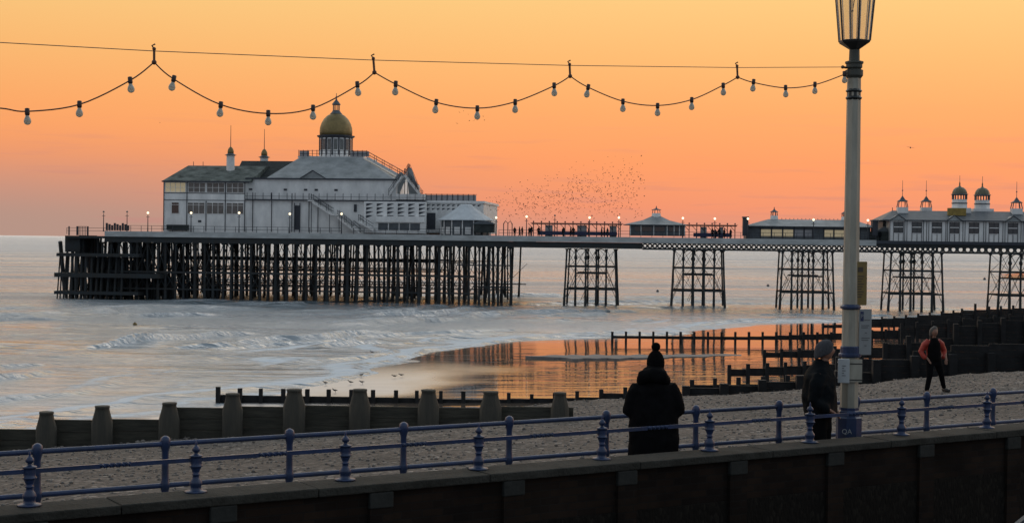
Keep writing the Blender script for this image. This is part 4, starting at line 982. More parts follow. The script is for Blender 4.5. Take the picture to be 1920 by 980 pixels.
shelter(1292, 1378, 'shorter dark windscreen shelter with glass panel between the two low pavilions', [(1313, 1325), (1348, 1356)])
arc = Thing('entrance_arch', 'small curved iron arch frame beside the round kiosk', 'arch', (U(952, 3), 3, ZD), FP)
mb = MB(); ua, ub = U(944, 3), U(960, 3); z1 = Zp(950, 414, 3)
for u in (ua, (ua + ub) / 2, ub): mb.box(u - .07, u + .07, 3, 3.14, ZD, z1 - .4)
mb.path([(ua, 3.07, z1 - .5), (ua + .3, 3.07, z1), ((ua + ub) / 2, 3.07, z1 - .4), (ub - .3, 3.07, z1), (ub, 3.07, z1 - .6)], .08, 5); arc.part('frame', mb, M_trim)

# low pavilions
def open_lantern(T, x, v, yb, ye, yt, ys, wd, slim=True):
    pm_ = (v - C_l.y) / F; u = U(x, v); z = lambda y: Zp(x, y, v)
    mb = MB(); mb.lathe(u, v, [(wd * .62 * pm_, z(yb)), (wd * .52 * pm_, z(ye + (yb - ye) * .45))], 8); t = T.part('lantern_turret', mb, M_white)
    mb = MB(); zz = ye + (yb - ye) * .45
    for k in range(8): a_ = math.pi * k / 4 + .39; mb.tube((u + wd * .48 * pm_ * math.cos(a_), v + wd * .48 * pm_ * math.sin(a_), z(zz)), (u + wd * .42 * pm_ * math.cos(a_), v + wd * .42 * pm_ * math.sin(a_), z(ye)), .075, 4)
    T.part('lantern_posts', mb, M_slate2, parent=t)
    mb = MB(); mb.lathe(u, v, [(wd * .62 * pm_, z(ye + .8)), (wd * .6 * pm_, z(ye)), (wd * .25 * pm_, z(ye + (yt - ye) * .5)), (wd * .08 * pm_, z(yt)), (.05, z(ys))], 8); T.part('lantern_cap', mb, M_slate2, parent=t)
pv = Thing('low_pavilion', 'low square pavilion with a flared pale roof and one open lantern on the pier', 'pavilion', (U(1230, 3), 3, ZD), FP)
v = 3.0; mb = MB(); pb(mb, 1180, 1284, 421, 441, v, v + 10, 1180); pv.part('wall', mb, M_slate2)
vm = v + 4; ref = 1170
mb = MB(); mb.frustum(U(1168, v - .6), U(1292, v - .6), v - .6, v + 10.6, Zp(ref, 421, v), U(1205, vm - 2), U(1255, vm - 2), vm - 2, vm + 2.4, Zp(ref, 412.5, vm))
mb.frustum(U(1205, vm - 2), U(1255, vm - 2), vm - 2, vm + 2.4, Zp(ref, 412.5, vm) + .002, U(1221, vm), U(1239, vm), vm - .6, vm + .8, Zp(ref, 405, vm)); pv.part('roof', mb, M_lead)
mb = MB(); pb(mb, 1168, 1290, 420.3, 421.8, v - .7, v - .55, 1170); pv.part('eave', mb, M_trim)
open_lantern(pv, 1230, vm, 408, 393, 390, 386, 16)
for a_, b_ in ((1190, 1200), (1203, 1222), (1228, 1246), (1254, 1262), (1264, 1272)):
    mb = MB(); pb(mb, a_, b_, 425, 434, v - .06, v + .02, 1180); pv.part('window', mb, M_glass)
mb = MB()
for x in (1181, 1201, 1225, 1250, 1263, 1273, 1283): mb = MB(); pb(mb, x, x + 1.6, 421.5, 441, v - .1, v - .01, 1180); pv.part('pillar', mb, M_white2)
pv = Thing('long_pavilion', 'long low cafe pavilion with a pale hipped roof and yellow lit windows', 'pavilion', (U(1520, 3), 3, ZD), FP)
mb = MB(); pb(mb, 1400, 1632, 425, 449, v, v + 10, 1400); pv.part('wall', mb, M_slate2)
mb = MB(); mb.frustum(U(1395, v - .6), U(1645, v - .6), v - .6, v + 10.6, Zp(1395, 423.5, v), U(1440, vm), U(1600, vm), vm - .6, vm + 1, Zp(1395, 410.5, vm)); pv.part('roof', mb, M_lead)
mb = MB(); pb(mb, 1395, 1645, 423, 425, v - .7, v - .55, 1395); pv.part('eave', mb, M_trim)
for i, (a_, b_) in enumerate(((1427, 1445), (1448, 1466), (1469, 1487), (1490, 1506), (1509, 1522), (1546, 1562), (1565, 1582))):
    mb = MB(); pb(mb, a_, b_, 429.5, 442.5, v - .06, v + .02, 1400); pv.part('window', mb, M_litw if i not in (3, 4) else M_scr)
mb = MB()
for x in (1399, 1425, 1446, 1467, 1488, 1507, 1523, 1544, 1563, 1583, 1612, 1630): mb = MB(); pb(mb, x, x + 1.6, 425, 449, v - .1, v - .01, 1400); pv.part('pillar', mb, M_trim)
mb = MB(); 
for i in range(20): x = 1450 + i * 7.5; pb(mb, x, x + 1, 408, 411.5, vm, vm + .1, 1395)
pv.part('ridge_cresting', mb, M_slate2)
open_lantern(pv, 1451, vm, 413, 397, 392, 388, 13); open_lantern(pv, 1584, vm, 414, 400, 395, 390, 13)
for px, lbl in ((1398, 'left'), (1641, 'right')):
    t = Thing('ticket_booth', 'small dark booth at the %s end of the long cafe pavilion' % ('seaward' if lbl == 'left' else 'shoreward'), 'booth', (U(px, 2), 2, ZD), FP)
    mb = MB(); pb(mb, px - 5, px + 5, 408 + (5 if lbl == 'right' else 0), 442, 1.8, 4, px); t.part('cabin', mb, M_trim); mb = MB(); pb(mb, px - 6, px + 6, 406 + (6 if lbl == 'right' else 0), 408 + (6 if lbl == 'right' else 0), 1.6, 4.2, px); t.part('roof', mb, M_slate2)

# amusement hall on the right
ah = Thing('pier_hall', 'long white boarded pier hall with slate roof, two domed towers and spired turrets', 'hall', (U(1800, 2), 2, ZD), FP)
v = 1.2
def AB(name, boxes, m, **k):
    for bx in boxes:
        mb = MB(); pb(mb, *bx); o = ah.part(name, mb, m, **k)
    return o
AB('wall', [(1668, 2060, 411, 463.5, v, v + 14, 1668)], M_white)
AB('wall', [(1655, 1668, 414, 462, v + 4, v + 12, 1655)], M_slate2)
mb = MB(); vm = v + 6; mb.frustum(U(1652, v - .5), U(2075, v - .5), v - .5, v + 14.5, Zp(1660, 412.5, v), U(1673, vm), U(2060, vm), vm - .2, vm + 1, Zp(1660, 394.5, vm)); ah.part('roof', mb, M_slate2)
AB('eave', [(1655, 2070, 411.5, 413.3, v - .6, v - .4, 1660)], M_trim)
AB('plinth', [(1655, 2070, 460, 463.4, v - .5, v - .02, 1660)], M_trim)
for gx in (1684, 1789, 1900):
    mb = MB(); vv = v - .7; r_ = 1660
    mb.prism([(U(gx - 14, vv), Zp(r_, 412.6, vv)), (U(gx + 14, vv), Zp(r_, 412.6, vv)), (U(gx, vv), Zp(r_, 402.5, vv))], vv, vv + 5); g = ah.part('gable', mb, M_lead)
    mb = MB()
    for s in (-1, 1): mb.tube((U(gx + 15 * s, vv - .05), vv - .05, Zp(r_, 412.6, vv)), (U(gx, vv - .05), vv - .05, Zp(r_, 402, vv)), .09, 4)
    ah.part('gable_trim', mb, M_trim, parent=g)
bays = [1684.5, 1719, 1756.5, 1789.5, 1826, 1863.5, 1899, 1936, 1972]
for bx in bays:
    mb = MB(); pb(mb, bx - 9, bx + 9, 415.5, 436.5, v - .04, v + .02, 1665); g = ah.part('window', mb, M_glass)
    mb = MB()
    for x in (-9.5, 0, 8.8): pb(mb, bx + x, bx + x + .9, 415.5, 460, v - .09, v - .041, 1665)
    ah.part('mullion', mb, M_trim, parent=g)
    mb = MB(); pb(mb, bx - 8.5, bx + 8.5, 424.5, 426, v - .1, v - .042, 1665); pb(mb, bx - 9, bx + 9, 436.3, 437.2, v - .1, v - .042, 1665)
    ah.part('glazing_bar', mb, M_white, parent=g)
AB('boarding_strip', [(x, x + .9, 413, 460, v - .08, v - .001, 1665) for x in (1668, 1696, 1700, 1731, 1737, 1741, 1773, 1776, 1805, 1809, 1844, 1848, 1880, 1884, 1914, 1918)], M_trim)
def spire(x, v, yb=400):
    z = lambda y: Zp(x, y, v); u = U(x, v); pm_ = (v - C_l.y) / F; dy = (x - 1691) * .0122
    mb = MB(); mb.box(u - 9.3 * pm_, u + 9.3 * pm_, v - 9 * pm_, v + 9 * pm_, z(yb + dy), z(388.5 + dy)); t = ah.part('turret', mb, M_white)
    mb = MB()
    for sx in (-1, 1):
        for sy in (-1, 1): mb.tube((u + sx * 8.6 * pm_, v + sy * 8.6 * pm_, z(388.5 + dy)), (u + sx * 6.6 * pm_, v + sy * 6.6 * pm_, z(378 + dy)), .09, 4)
    for sx in (-.35, .35): mb.tube((u + sx * 8.6 * pm_, v - 8.6 * pm_, z(388.5 + dy)), (u + sx * 7 * pm_, v - 6.6 * pm_, z(378 + dy)), .05, 4)
    ah.part('turret_posts', mb, M_slate2, parent=t)
    mb = MB(); mb.lathe(u, v, [(12.5 * pm_, z(378 + dy)), (12.2 * pm_, z(377 + dy)), (6 * pm_, z(374 + dy)), (3 * pm_, z(370 + dy)), (.6 * pm_, z(367 + dy)), (.4 * pm_, z(338 + dy))], 4); mb.ball((u, v, z(357 + dy)), 1.3 * pm_); ah.part('turret_roof', mb, M_slate2, parent=t)
spire(1691, v + 5); spire(1735.5, v + 10, 398); spire(1905, v + 5)
def tower(x, dy, v, base):
    z = lambda y: Zp(x, y + dy, v); u = U(x, v); pm_ = (v - C_l.y) / F
    mb = MB(); mb.lathe(u, v, [(14 * pm_, z(392)), (13.2 * pm_, z(373.5))], 8); t = ah.part('domed_tower', mb, M_white)
    mb = MB(); mb.lathe(u, v, [(14.4 * pm_, z(382)), (14.4 * pm_, z(380))], 8); mb.lathe(u, v, [(13 * pm_, z(366)), (16 * pm_, z(364.5)), (15 * pm_, z(363.5))], 8)
    for k in range(8): a_ = math.pi * k / 4 + math.pi / 8; mb.tube((u + 12.8 * pm_ * math.cos(a_), v + 12.8 * pm_ * math.sin(a_), z(374)), (u + 12.8 * pm_ * math.cos(a_), v + 12.8 * pm_ * math.sin(a_), z(365)), .13, 4)
    for k in range(8): a_ = math.pi * k / 4; mb.tube((u + 12 * pm_ * math.cos(a_), v + 12 * pm_ * math.sin(a_), z(374)), (u + 12 * pm_ * math.cos(a_), v + 12 * pm_ * math.sin(a_), z(365)), .08, 4)
    ah.part('tower_posts', mb, M_slate2, parent=t)
    mb = MB(); mb.lathe(u, v, [(13.5 * pm_, z(364)), (13 * pm_, z(360)), (11 * pm_, z(355.5)), (7.5 * pm_, z(352)), (3 * pm_, z(350.3)), (1.2 * pm_, z(348)), (1.3 * pm_, z(344)), (.4 * pm_, z(340)), (.35 * pm_, z(329))], 12)
    ah.part('tower_dome', mb, M_goldroof, parent=t)
    mb = MB(); mb.box(u - 18 * pm_, u + 18 * pm_, v - 15 * pm_, v + 15 * pm_, z(400), z(390)); ah.part('tower_base', mb, M_white, parent=t)
tower(1798, 0, v + 6, 1); tower(1840.5, 1.5, v + 8, 0)
mb = MB(); pb(mb, 1777, 1811, 390, 404, v + 2.6, v + 3.4, 1797); ah.part('sheeting', mb, M_moss, label='yellow sheeting below the left domed tower')
AB('hip_finial', [(1672, 1673.2, 389, 396, vm, vm + .1, 1672)], M_trim)
# dark kiosk / clutter between cafe and hall
t = Thing('deck_kiosk', 'dark low kiosk standing between the cafe pavilion and the boarded hall', 'kiosk', (U(1650, 3), 3, ZD), FP)
mb = MB(); pb(mb, 1632, 1668, 434, 462, 2.2, 5, 1640); t.part('cabin', mb, M_slate); mb = MB(); mb.prism([(U(1640, 2.4), Zp(1640, 434, 2.4)), (U(1668, 2.4), Zp(1640, 434, 2.4)), (U(1660, 2.4), Zp(1640, 424, 2.4))], 2.4, 4.5); t.part('roof', mb, M_slate2)

# pier lamps
def pier_lamp(px, py, lit, v, label):
    u = U(px, v); z = Zp(px, py, v)
    t = Thing('pier_lamp', label, 'lamp', (u, v, ZD), FP, group='globe lamps along the pier')
    mb = MB(); mb.path([(u, v, ZD), (u, v, ZD + 1), (u, v, z - .3)], [.11, .08, .06], 6); mb.box(u - .3, u + .3, v - .03, v + .03, z - .75, z - .68); t.part('post', mb, M_trim)
    mb = MB().ball((u, v, z), .2 if lit else .18, 8, 6); t.part('globe', mb, M_lamp if lit else M_lampoff, smooth=True)
LAMPS = [(194, 397, 0, .6, 'unlit lamp at the seaward tip of the pier, leftmost of all'), (238, 397, 0, 3, 'unlit lamp second from the seaward tip of the pier'),
 (277, 399, 1, .6, 'lit lamp against the sky just left of the theatre'), (358, 399, 1, .6, 'lit lamp before the seaward wall of the theatre, nearer its left corner'),
 (448, 399, 1, .6, 'lit lamp before the right end of the seaward theatre windows'), (543, 401, 1, 1, 'lit lamp before the blank theatre wall left of the stairs'),
 (640, 401, 1, 2, 'lit lamp beside the outside staircase of the theatre'), (930, 408, 1, 2, 'lit lamp at the right edge of the tent roofed kiosk'),
 (987, 406, 1, .6, 'lit lamp standing free just left of the long windscreen shelter'), (1040, 404, 0, 9, 'unlit lamp rising above the long windscreen shelter'),
 (1105, 408, 1, .6, 'lit lamp in front of the middle of the long windscreen shelter'), (1160, 408, 1, .6, 'lit lamp at the right end of the long windscreen shelter'),
 (1280, 409, 1, .6, 'lit lamp at the right edge of the square pavilion'), (1340, 410, 1, 2, 'lit lamp above the shorter windscreen shelter'),
 (1402, 410, 1, .6, 'lit lamp at the left end of the long cafe pavilion'), (1525, 412, 1, .4, 'lit lamp in front of the long cafe pavilion'), (1627, 413, 1, .6, 'lit lamp just right of the tall lamp post behind it')]
for l in LAMPS: pier_lamp(*l)

# ------------------------------------------------------------------ people
def skin_mesh(joints, bones, sub=1):
    names = list(joints); me = bpy.data.meshes.new('b')
    me.from_pydata([joints[n][0] for n in names], [(names.index(a), names.index(b)) for a, b in bones], [])
    o = bpy.data.objects.new('tmp', me); COL.objects.link(o)
    sm = o.modifiers.new('s', 'SKIN'); ss = o.modifiers.new('u', 'SUBSURF'); ss.levels = sub; ss.render_levels = sub
    sv = me.skin_vertices[0].data
    for i, n in enumerate(names): r_ = joints[n][1]; sv[i].radius = (r_, r_ if len(joints[n]) < 3 else joints[n][2]); sv[i].use_root = (i == 0)
    dg = bpy.context.evaluated_depsgraph_get(); m2 = bpy.data.meshes.new_from_object(o.evaluated_get(dg)); bpy.data.objects.remove(o)
    return m2
def head_mb(c, yaw=0, tilt=0, s=1):
    mb = MB(); n, m = 20, 16; vs = []; fs = []
    for i in range(m + 1):
        a = -math.pi / 2 + math.pi * i / m
        for k in range(n):
            b = 2 * math.pi * k / n; x = math.cos(a) * math.cos(b); y = math.cos(a) * math.sin(b); z = math.sin(a)
            # face looks along -y before yaw
            X_ = x * .075 * (1 - .18 * max(0, -z)); Y_ = y * .097 * (1 - .10 * max(0, -z)); Z_ = z * .118
            f = max(0, -y)
            g = lambda zx, wx, cx=0, wxx=.02: math.exp(-((Z_ - zx) / wx) ** 2 - ((X_ - cx) / wxx) ** 2)
            Y_ -= f * (.030 * g(-.012, .016, 0, .012) + .012 * g(.012, .02, 0, .01) + .010 * g(-.05, .010, 0, .022) + .012 * g(-.095, .02, 0, .03) - .010 * (g(.012, .014, .03, .014) + g(.012, .014, -.03, .014)))
            vs.append((X_, Y_, Z_))
    for i in range(m):
        for k in range(n): fs.append((i * n + k, i * n + (k + 1) % n, (i + 1) * n + (k + 1) % n, (i + 1) * n + k))
    mb.add(vs, fs)
    for sx in (-1, 1): mb.ball((sx * .076, .008, -.005), .028, 8, 6, (.35, .7, 1.1)); mb.ball((sx * .029, -.082, .012), .010, 6, 5)
    T = Matrix.Translation(c) @ Matrix.Rotation(yaw, 4, 'Z') @ Matrix.Rotation(tilt, 4, 'X') @ Matrix.Scale(s, 4)
    mb.v = [tuple(T @ Vector(p)) for p in mb.v]; return mb
def arm_chain(J, B, side, sh, el, wr, dirn, r_=(.05, .042, .028)):
    s = side; sh, el, wr = Vector(sh), Vector(el), Vector(wr); d = Vector(dirn).normalized()
    J[s + 'sh'] = (sh, r_[0]); J[s + 'el'] = (el, r_[1]); J[s + 'wr'] = (wr, r_[2]); pa = wr + d * .06; J[s + 'pa'] = (pa, .03, .018)
    B += [('chest', s + 'sh'), (s + 'sh', s + 'el'), (s + 'el', s + 'wr'), (s + 'wr', s + 'pa')]
    side_v = d.cross(Vector((0, 0, 1)));  side_v = side_v.normalized() if side_v.length > .1 else Vector((1, 0, 0))
    for k in range(4):
        o_ = side_v * (k - 1.5) * .019; ln = (.062, .075, .07, .055)[k]
        J[s + 'f%d' % k] = (pa + o_ + d * .03, .0085); J[s + 'g%d' % k] = (pa + o_ + d * (.03 + ln * .6) + Vector((0, 0, -.012)), .008); J[s + 'h%d' % k] = (pa + o_ + d * (.03 + ln) + Vector((0, 0, -.03)), .007)
        B += [(s + 'pa', s + 'f%d' % k), (s + 'f%d' % k, s + 'g%d' % k), (s + 'g%d' % k, s + 'h%d' % k)]
    J[s + 't0'] = (wr + d * .03 - side_v * .035, .011); J[s + 't1'] = (wr + d * .065 - side_v * .055 + Vector((0, 0, -.01)), .009); B += [(s + 'wr', s + 't0'), (s + 't0', s + 't1')]
def body(T, J, B, head_c, yaw=0, tilt=0, m=None):
    me = skin_mesh(J, B, 1); hb_ = head_mb(head_c, yaw, tilt)
    bm = bmesh.new(); bm.from_mesh(me)
    vs = [bm.verts.new(p) for p in hb_.v]; 
    for f in hb_.f:
        try: bm.faces.new([vs[i] for i in f])
        except ValueError: pass
    for f in bm.faces: f.smooth = True
    bm.to_mesh(me); bm.free(); me.materials.clear(); me.materials.append(m or M_skin); me.name = 'body'
    o = bpy.data.objects.new('body', me); COL.objects.link(o); o.parent = T.o; return o
wr_tex = bpy.data.textures.new('folds', 'CLOUDS'); wr_tex.noise_scale = .16; wr_tex.noise_depth = 3
def cloth(T, name, mb, m, vox=.018, disp=.03, label=None, smooth=6):
    o = T.part(name, mb, m, local=True, smooth=True, label=label)
    r_ = o.modifiers.new('r', 'REMESH'); r_.mode = 'VOXEL'; r_.voxel_size = vox; r_.use_smooth_shade = True
    s = o.modifiers.new('s', 'SMOOTH'); s.iterations = smooth; s.factor = .6
    if disp: d = o.modifiers.new('d', 'DISPLACE'); d.texture = wr_tex; d.strength = disp; d.mid_level = .5; d.texture_coords = 'LOCAL'
    return o
def shoe(mb, x, y, z, yaw=0, ln=.27):
    c, s = math.cos(yaw), math.sin(yaw); p = lambda t, h: (x + s * t, y - c * t, z + h)
    mb.path([p(-.07, .05), p(0, .055), p(.09, .045), p(.18, .032)], [.045, .05, .046, .034], 10)
    return mb

# person 1: back to the camera, bobble hat, long black parka, leaning on the rail
pc = at(1224, 930, 17.0)
P1 = Thing('person', 'person in black bobble hat and long black hooded parka seen from behind at the railing', 'person', (pc.x, pc.y, ZP), I4, 0)
J = {'hip': ((0, 0, .92), .11, .10), 'waist': ((0, .02, 1.08), .10, .09), 'chest': ((0, .04, 1.25), .11, .10), 'neck': ((.01, .07, 1.44), .055), 'skull': ((.015, .08, 1.55), .05)}
B = [('hip', 'waist'), ('waist', 'chest'), ('chest', 'neck'), ('neck', 'skull')]
for s, x in (('l', -.10), ('r', .10)):
    J[s + 'th'] = ((x, 0, .82), .09); J[s + 'kn'] = ((x, .02, .47), .06); J[s + 'an'] = ((x, -.02, .09), .04); J[s + 'toe'] = ((x * 1.2, .14, .035), .035)
    B += [('hip', s + 'th'), (s + 'th', s + 'kn'), (s + 'kn', s + 'an'), (s + 'an', s + 'toe')]
arm_chain(J, B, 'L', (-.20, .04, 1.33), (-.27, .04, 1.03), (-.10, .28, 1.02), (.5, .6, -.1)); arm_chain(J, B, 'R', (.20, .04, 1.33), (.28, .05, 1.04), (.12, .30, 1.02), (-.5, .6, -.1))
body(P1, J, B, (.02, .08, 1.585), math.pi)
mb = MB(); mb.rings([(0, .0, .50, .285, .17), (0, .0, .56, .29, .175), (0, .01, .8, .285, .18), (0, .02, 1.0, .275, .18), (0, .03, 1.15, .262, .17), (0, .04, 1.28, .245, .155), (0, .05, 1.36, .19, .13), (.01, .06, 1.44, .09, .09)], 24)
for s in (-1, 1): mb.path([(s * .17, .04, 1.33), (s * .245, .03, 1.2), (s * .295, .03, 1.04), (s * .22, .15, .99), (s * .12, .27, 1.0)], [.085, .088, .08, .068, .055], 12)
cloth(P1, 'parka', mb, M_coatb, .02, .045)
mb = MB(); mb.path([(-.15, .03, 1.36), (-.12, -.04, 1.43), (-.03, -.07, 1.46), (.07, -.06, 1.44), (.14, .03, 1.37)], [.07, .085, .09, .085, .07], 12); mb.ball((0, .02, 1.46), .14, 14, 10, (1.1, .8, .75)); cloth(P1, 'hood', mb, M_coatb, .015, .03)
mb = MB(); mb.rings([(.02, .08, 1.50, .094, .108), (.02, .08, 1.56, .104, .118), (.02, .08, 1.62, .10, .112), (.02, .075, 1.68, .078, .088), (.02, .07, 1.72, .045, .05), (.02, .07, 1.735, .02, .02)], 20); cloth(P1, 'hat', mb, M_knitb, .012, .012)
mb = MB().ball((.022, .07, 1.765), .056, 14, 10); cloth(P1, 'bobble', mb, M_knitb, .009, .03, smooth=1)
mb = MB()
for s in (-1, 1): mb.path([(s * .10, 0, .75), (s * .105, .02, .47), (s * .10, -.01, .10)], [.115, .095, .08], 12)
cloth(P1, 'trousers', mb, M_trou, .018, .02)
mb = MB()
for s in (-1, 1): shoe(mb, s * .105, -.02, 0, math.pi)
P1.part('boots', mb, M_shoe, local=True, smooth=True)

# person 2: man in profile, looking right
pc = at(1534, 910, 18.25)
P2 = Thing('person', 'man in grey beanie and thick dark jacket standing beside the lamp post looking right', 'person', (pc.x, pc.y, ZP), I4, R(78))
J = {'hip': ((0, 0, .95), .11, .10), 'waist': ((0, -.01, 1.1), .10, .09), 'chest': ((0, -.01, 1.30), .11, .10), 'neck': ((0, -.04, 1.5), .058), 'skull': ((0, -.07, 1.62), .05)}
B = [('hip', 'waist'), ('waist', 'chest'), ('chest', 'neck'), ('neck', 'skull')]
for s, x, y in (('l', -.11, .02), ('r', .11, -.03)):
    J[s + 'th'] = ((x, y, .85), .09); J[s + 'kn'] = ((x, y - .02, .49), .06); J[s + 'an'] = ((x, y + .02, .09), .04); J[s + 'toe'] = ((x * 1.1, y - .15, .035), .035)
    B += [('hip', s + 'th'), (s + 'th', s + 'kn'), (s + 'kn', s + 'an'), (s + 'an', s + 'toe')]
arm_chain(J, B, 'L', (-.22, 0, 1.38), (-.27, .07, 1.08), (-.22, -.12, .96), (.3, -.7, -.4)); arm_chain(J, B, 'R', (.22, 0, 1.38), (.27, .07, 1.08), (.22, -.12, .96), (-.3, -.7, -.4))
body(P2, J, B, (0, -.06, 1.66), 0, R(-6))
mb = MB(); mb.rings([(0, -.01, .86, .26, .20), (0, -.01, .92, .265, .205), (0, 0, 1.08, .27, .21), (0, 0, 1.22, .275, .205), (0, .005, 1.35, .25, .185), (0, 0, 1.44, .18, .14), (0, -.015, 1.52, .095, .095), (0, -.02, 1.555, .088, .09)], 24)
for s in (-1, 1): mb.path([(s * .19, .0, 1.38), (s * .27, .03, 1.25), (s * .295, .07, 1.08), (s * .27, -.03, 1.0), (s * .23, -.11, .96)], [.09, .092, .082, .07, .056], 12)
cloth(P2, 'jacket', mb, M_coatn, .02, .05)
mb = MB(); mb.rings([(0, -.038, 1.60, .090, .108), (0, -.042, 1.655, .098, .117), (0, -.04, 1.71, .097, .112), (0, -.03, 1.765, .078, .09), (0, -.025, 1.79, .045, .05), (0, -.025, 1.80, .015, .02)], 20)
# cut the front lower edge away from the face by tilting the band back
mb.v = [(x, y, z + (-(y + .04)) * .42) for x, y, z in mb.v]
cloth(P2, 'beanie', mb, M_knit, .011, .012)
mb = MB()
for s, y in ((-1, .02), (1, -.03)): mb.path([(s * .11, y, .9), (s * .11, y - .02, .49), (s * .11, y + .02, .10)], [.13, .10, .085], 12)
mb.rings([(0, -.01, .70, .13, .10), (0, -.01, .78, .17, .13), (0, -.01, .9, .19, .14), (0, -.01, 1.02, .18, .14)], 16)
cloth(P2, 'trousers', mb, M_trou, .018, .02)
mb = MB(); shoe(mb, -.11, .03, 0); shoe(mb, .11, -.02, 0); P2.part('shoes', mb, M_shoe, local=True, smooth=True)

# person 3: walking on the shingle towards the camera
pc = at(1749, 737, 39.0); zg = float(hgt([pc.x], [39.0])[0][0])
P3 = Thing('person', 'person in red jacket with black front striding across the shingle', 'person', (pc.x, pc.y, pc.z), I4, R(12))
J = {'hip': ((0, 0, .92), .10, .09), 'waist': ((0, 0, 1.06), .09, .08), 'chest': ((0, 0, 1.24), .10, .09), 'neck': ((0, -.02, 1.44), .05), 'skull': ((0, -.03, 1.56), .045)}
B = [('hip', 'waist'), ('waist', 'chest'), ('chest', 'neck'), ('neck', 'skull')]
LG = {'l': [(-.09, 0, .84), (-.16, -.12, .48), (-.24, -.12, .08), (-.24, -.26, .045)], 'r': [(.09, 0, .84), (.22, -.02, .50), (.40, .16, .13), (.44, .05, .05)]}
for s in 'lr':
    for nme, p, r_ in zip(('th', 'kn', 'an', 'toe'), LG[s], (.085, .058, .038, .032)): J[s + nme] = (p, r_)
    B += [('hip', s + 'th'), (s + 'th', s + 'kn'), (s + 'kn', s + 'an'), (s + 'an', s + 'toe')]
arm_chain(J, B, 'L', (-.19, 0, 1.34), (-.34, .05, 1.08), (-.22, -.08, .93), (.3, -.5, -.6)); arm_chain(J, B, 'R', (.19, 0, 1.34), (.36, .06, 1.10), (.30, -.10, .92), (-.2, -.5, -.7))
body(P3, J, B, (0, -.04, 1.60), 0)
mb = MB()
for s in (-1, 1): mb.path([(s * .13, .02, 1.37), (s * .24, .03, 1.28), (s * .335, .06, 1.09), (s * .29, -.02, .97), (s * .24, -.08, .93)], [.085, .085, .075, .065, .055], 12)
mb.rings([(0, .03, .98, .185, .12), (0, .03, 1.15, .19, .125), (0, .03, 1.32, .18, .12), (0, .01, 1.42, .10, .09)], 18)
cloth(P3, 'jacket', mb, M_red, .02, .03)
mb = MB(); mb.rings([(0, -.02, .86, .175, .13), (0, -.025, 1.0, .175, .135), (0, -.025, 1.15, .18, .14), (0, -.025, 1.3, .17, .13), (0, -.02, 1.42, .10, .10), (0, -.02, 1.46, .07, .075)], 20); cloth(P3, 'vest', mb, M_coatb, .018, .02)
mb = MB()
for s in 'lr': mb.path([Vector(LG[s][0]) + Vector((0, 0, .07)), LG[s][1], LG[s][2]], [.11, .078, .06], 12)
mb.rings([(0, 0, .72, .12, .10), (0, 0, .80, .15, .11), (0, 0, .9, .165, .125), (0, 0, 1.02, .16, .12)], 16)
cloth(P3, 'trousers', mb, M_trou, .018, .015)
mb = MB(); shoe(mb, -.24, -.11, 0); shoe(mb, .41, .14, .03, R(15)); P3.part('shoes', mb, M_shoe, local=True, smooth=True)
mb = MB(); mb.rings([(0, .01, 1.50, .085, .085), (0, 0, 1.57, .108, .108), (0, -.01, 1.64, .110, .118), (0, -.02, 1.70, .085, .10), (0, -.02, 1.735, .03, .04)], 18)
mb.v = [(x, y + .02, z + (-(y)) * .5) for x, y, z in mb.v]; cloth(P3, 'hair', mb, M_hair, .012, .02)

# distant walkers on the pier deck
def far_person_mesh(v_):
    J = {'hip': ((0, 0, .9), .17, .13), 'chest': ((0, 0, 1.28), .21, .15), 'neck': ((0, 0, 1.46), .07), 'skull': ((0, 0, 1.6), .10), 'crown': ((0, 0, 1.7), .08)}
    B = [('hip', 'chest'), ('chest', 'neck'), ('neck', 'skull'), ('skull', 'crown')]
    st = .05 + .14 * v_
    for s, k in (('l', -1), ('r', 1)):
        J[s + 'th'] = ((k * .1, 0, .8), .11); J[s + 'kn'] = ((k * .1, -k * st * .6, .47), .08); J[s + 'an'] = ((k * .1, k * st, .08), .06); J[s + 'toe'] = ((k * .1, k * st - .14, .04), .05)
        J[s + 'sh'] = ((k * .22, 0, 1.36), .08); J[s + 'el'] = ((k * .28, .03, 1.08), .065); J[s + 'wr'] = ((k * .26, -.08, .86), .05); J[s + 'ha'] = ((k * .26, -.10, .76), .045)
        B += [('hip', s + 'th'), (s + 'th', s + 'kn'), (s + 'kn', s + 'an'), (s + 'an', s + 'toe'), ('chest', s + 'sh'), (s + 'sh', s + 'el'), (s + 'el', s + 'wr'), (s + 'wr', s + 'ha')]
    me = skin_mesh(J, B, 1); me.materials.clear(); me.materials.append(M_coatb if v_ < .5 else M_coatn); return me
fm = [far_person_mesh(.0), far_person_mesh(1.0)]
places = [(965, 'between the round kiosk and the first free lamp'), (974, 'between the round kiosk and the first free lamp'), (979, 'between the round kiosk and the first free lamp'), (992, 'just right of the free standing lit lamp'), (996, 'just right of the free standing lit lamp'),
          (1010, 'under the long windscreen shelter'), (1056, 'under the long windscreen shelter'), (1070, 'under the long windscreen shelter'), (1075, 'under the long windscreen shelter'), (1128, 'under the long windscreen shelter'), (1133, 'under the long windscreen shelter'), (1139, 'under the long windscreen shelter'), (1104, 'under the long windscreen shelter'),
          (1336, 'by the shorter windscreen shelter'), (1342, 'by the shorter windscreen shelter'), (1348, 'by the shorter windscreen shelter'), (1358, 'by the shorter windscreen shelter'), (1370, 'by the shorter windscreen shelter'),
          (1645, 'between the cafe pavilion and the hall'), (1650, 'between the cafe pavilion and the hall')]
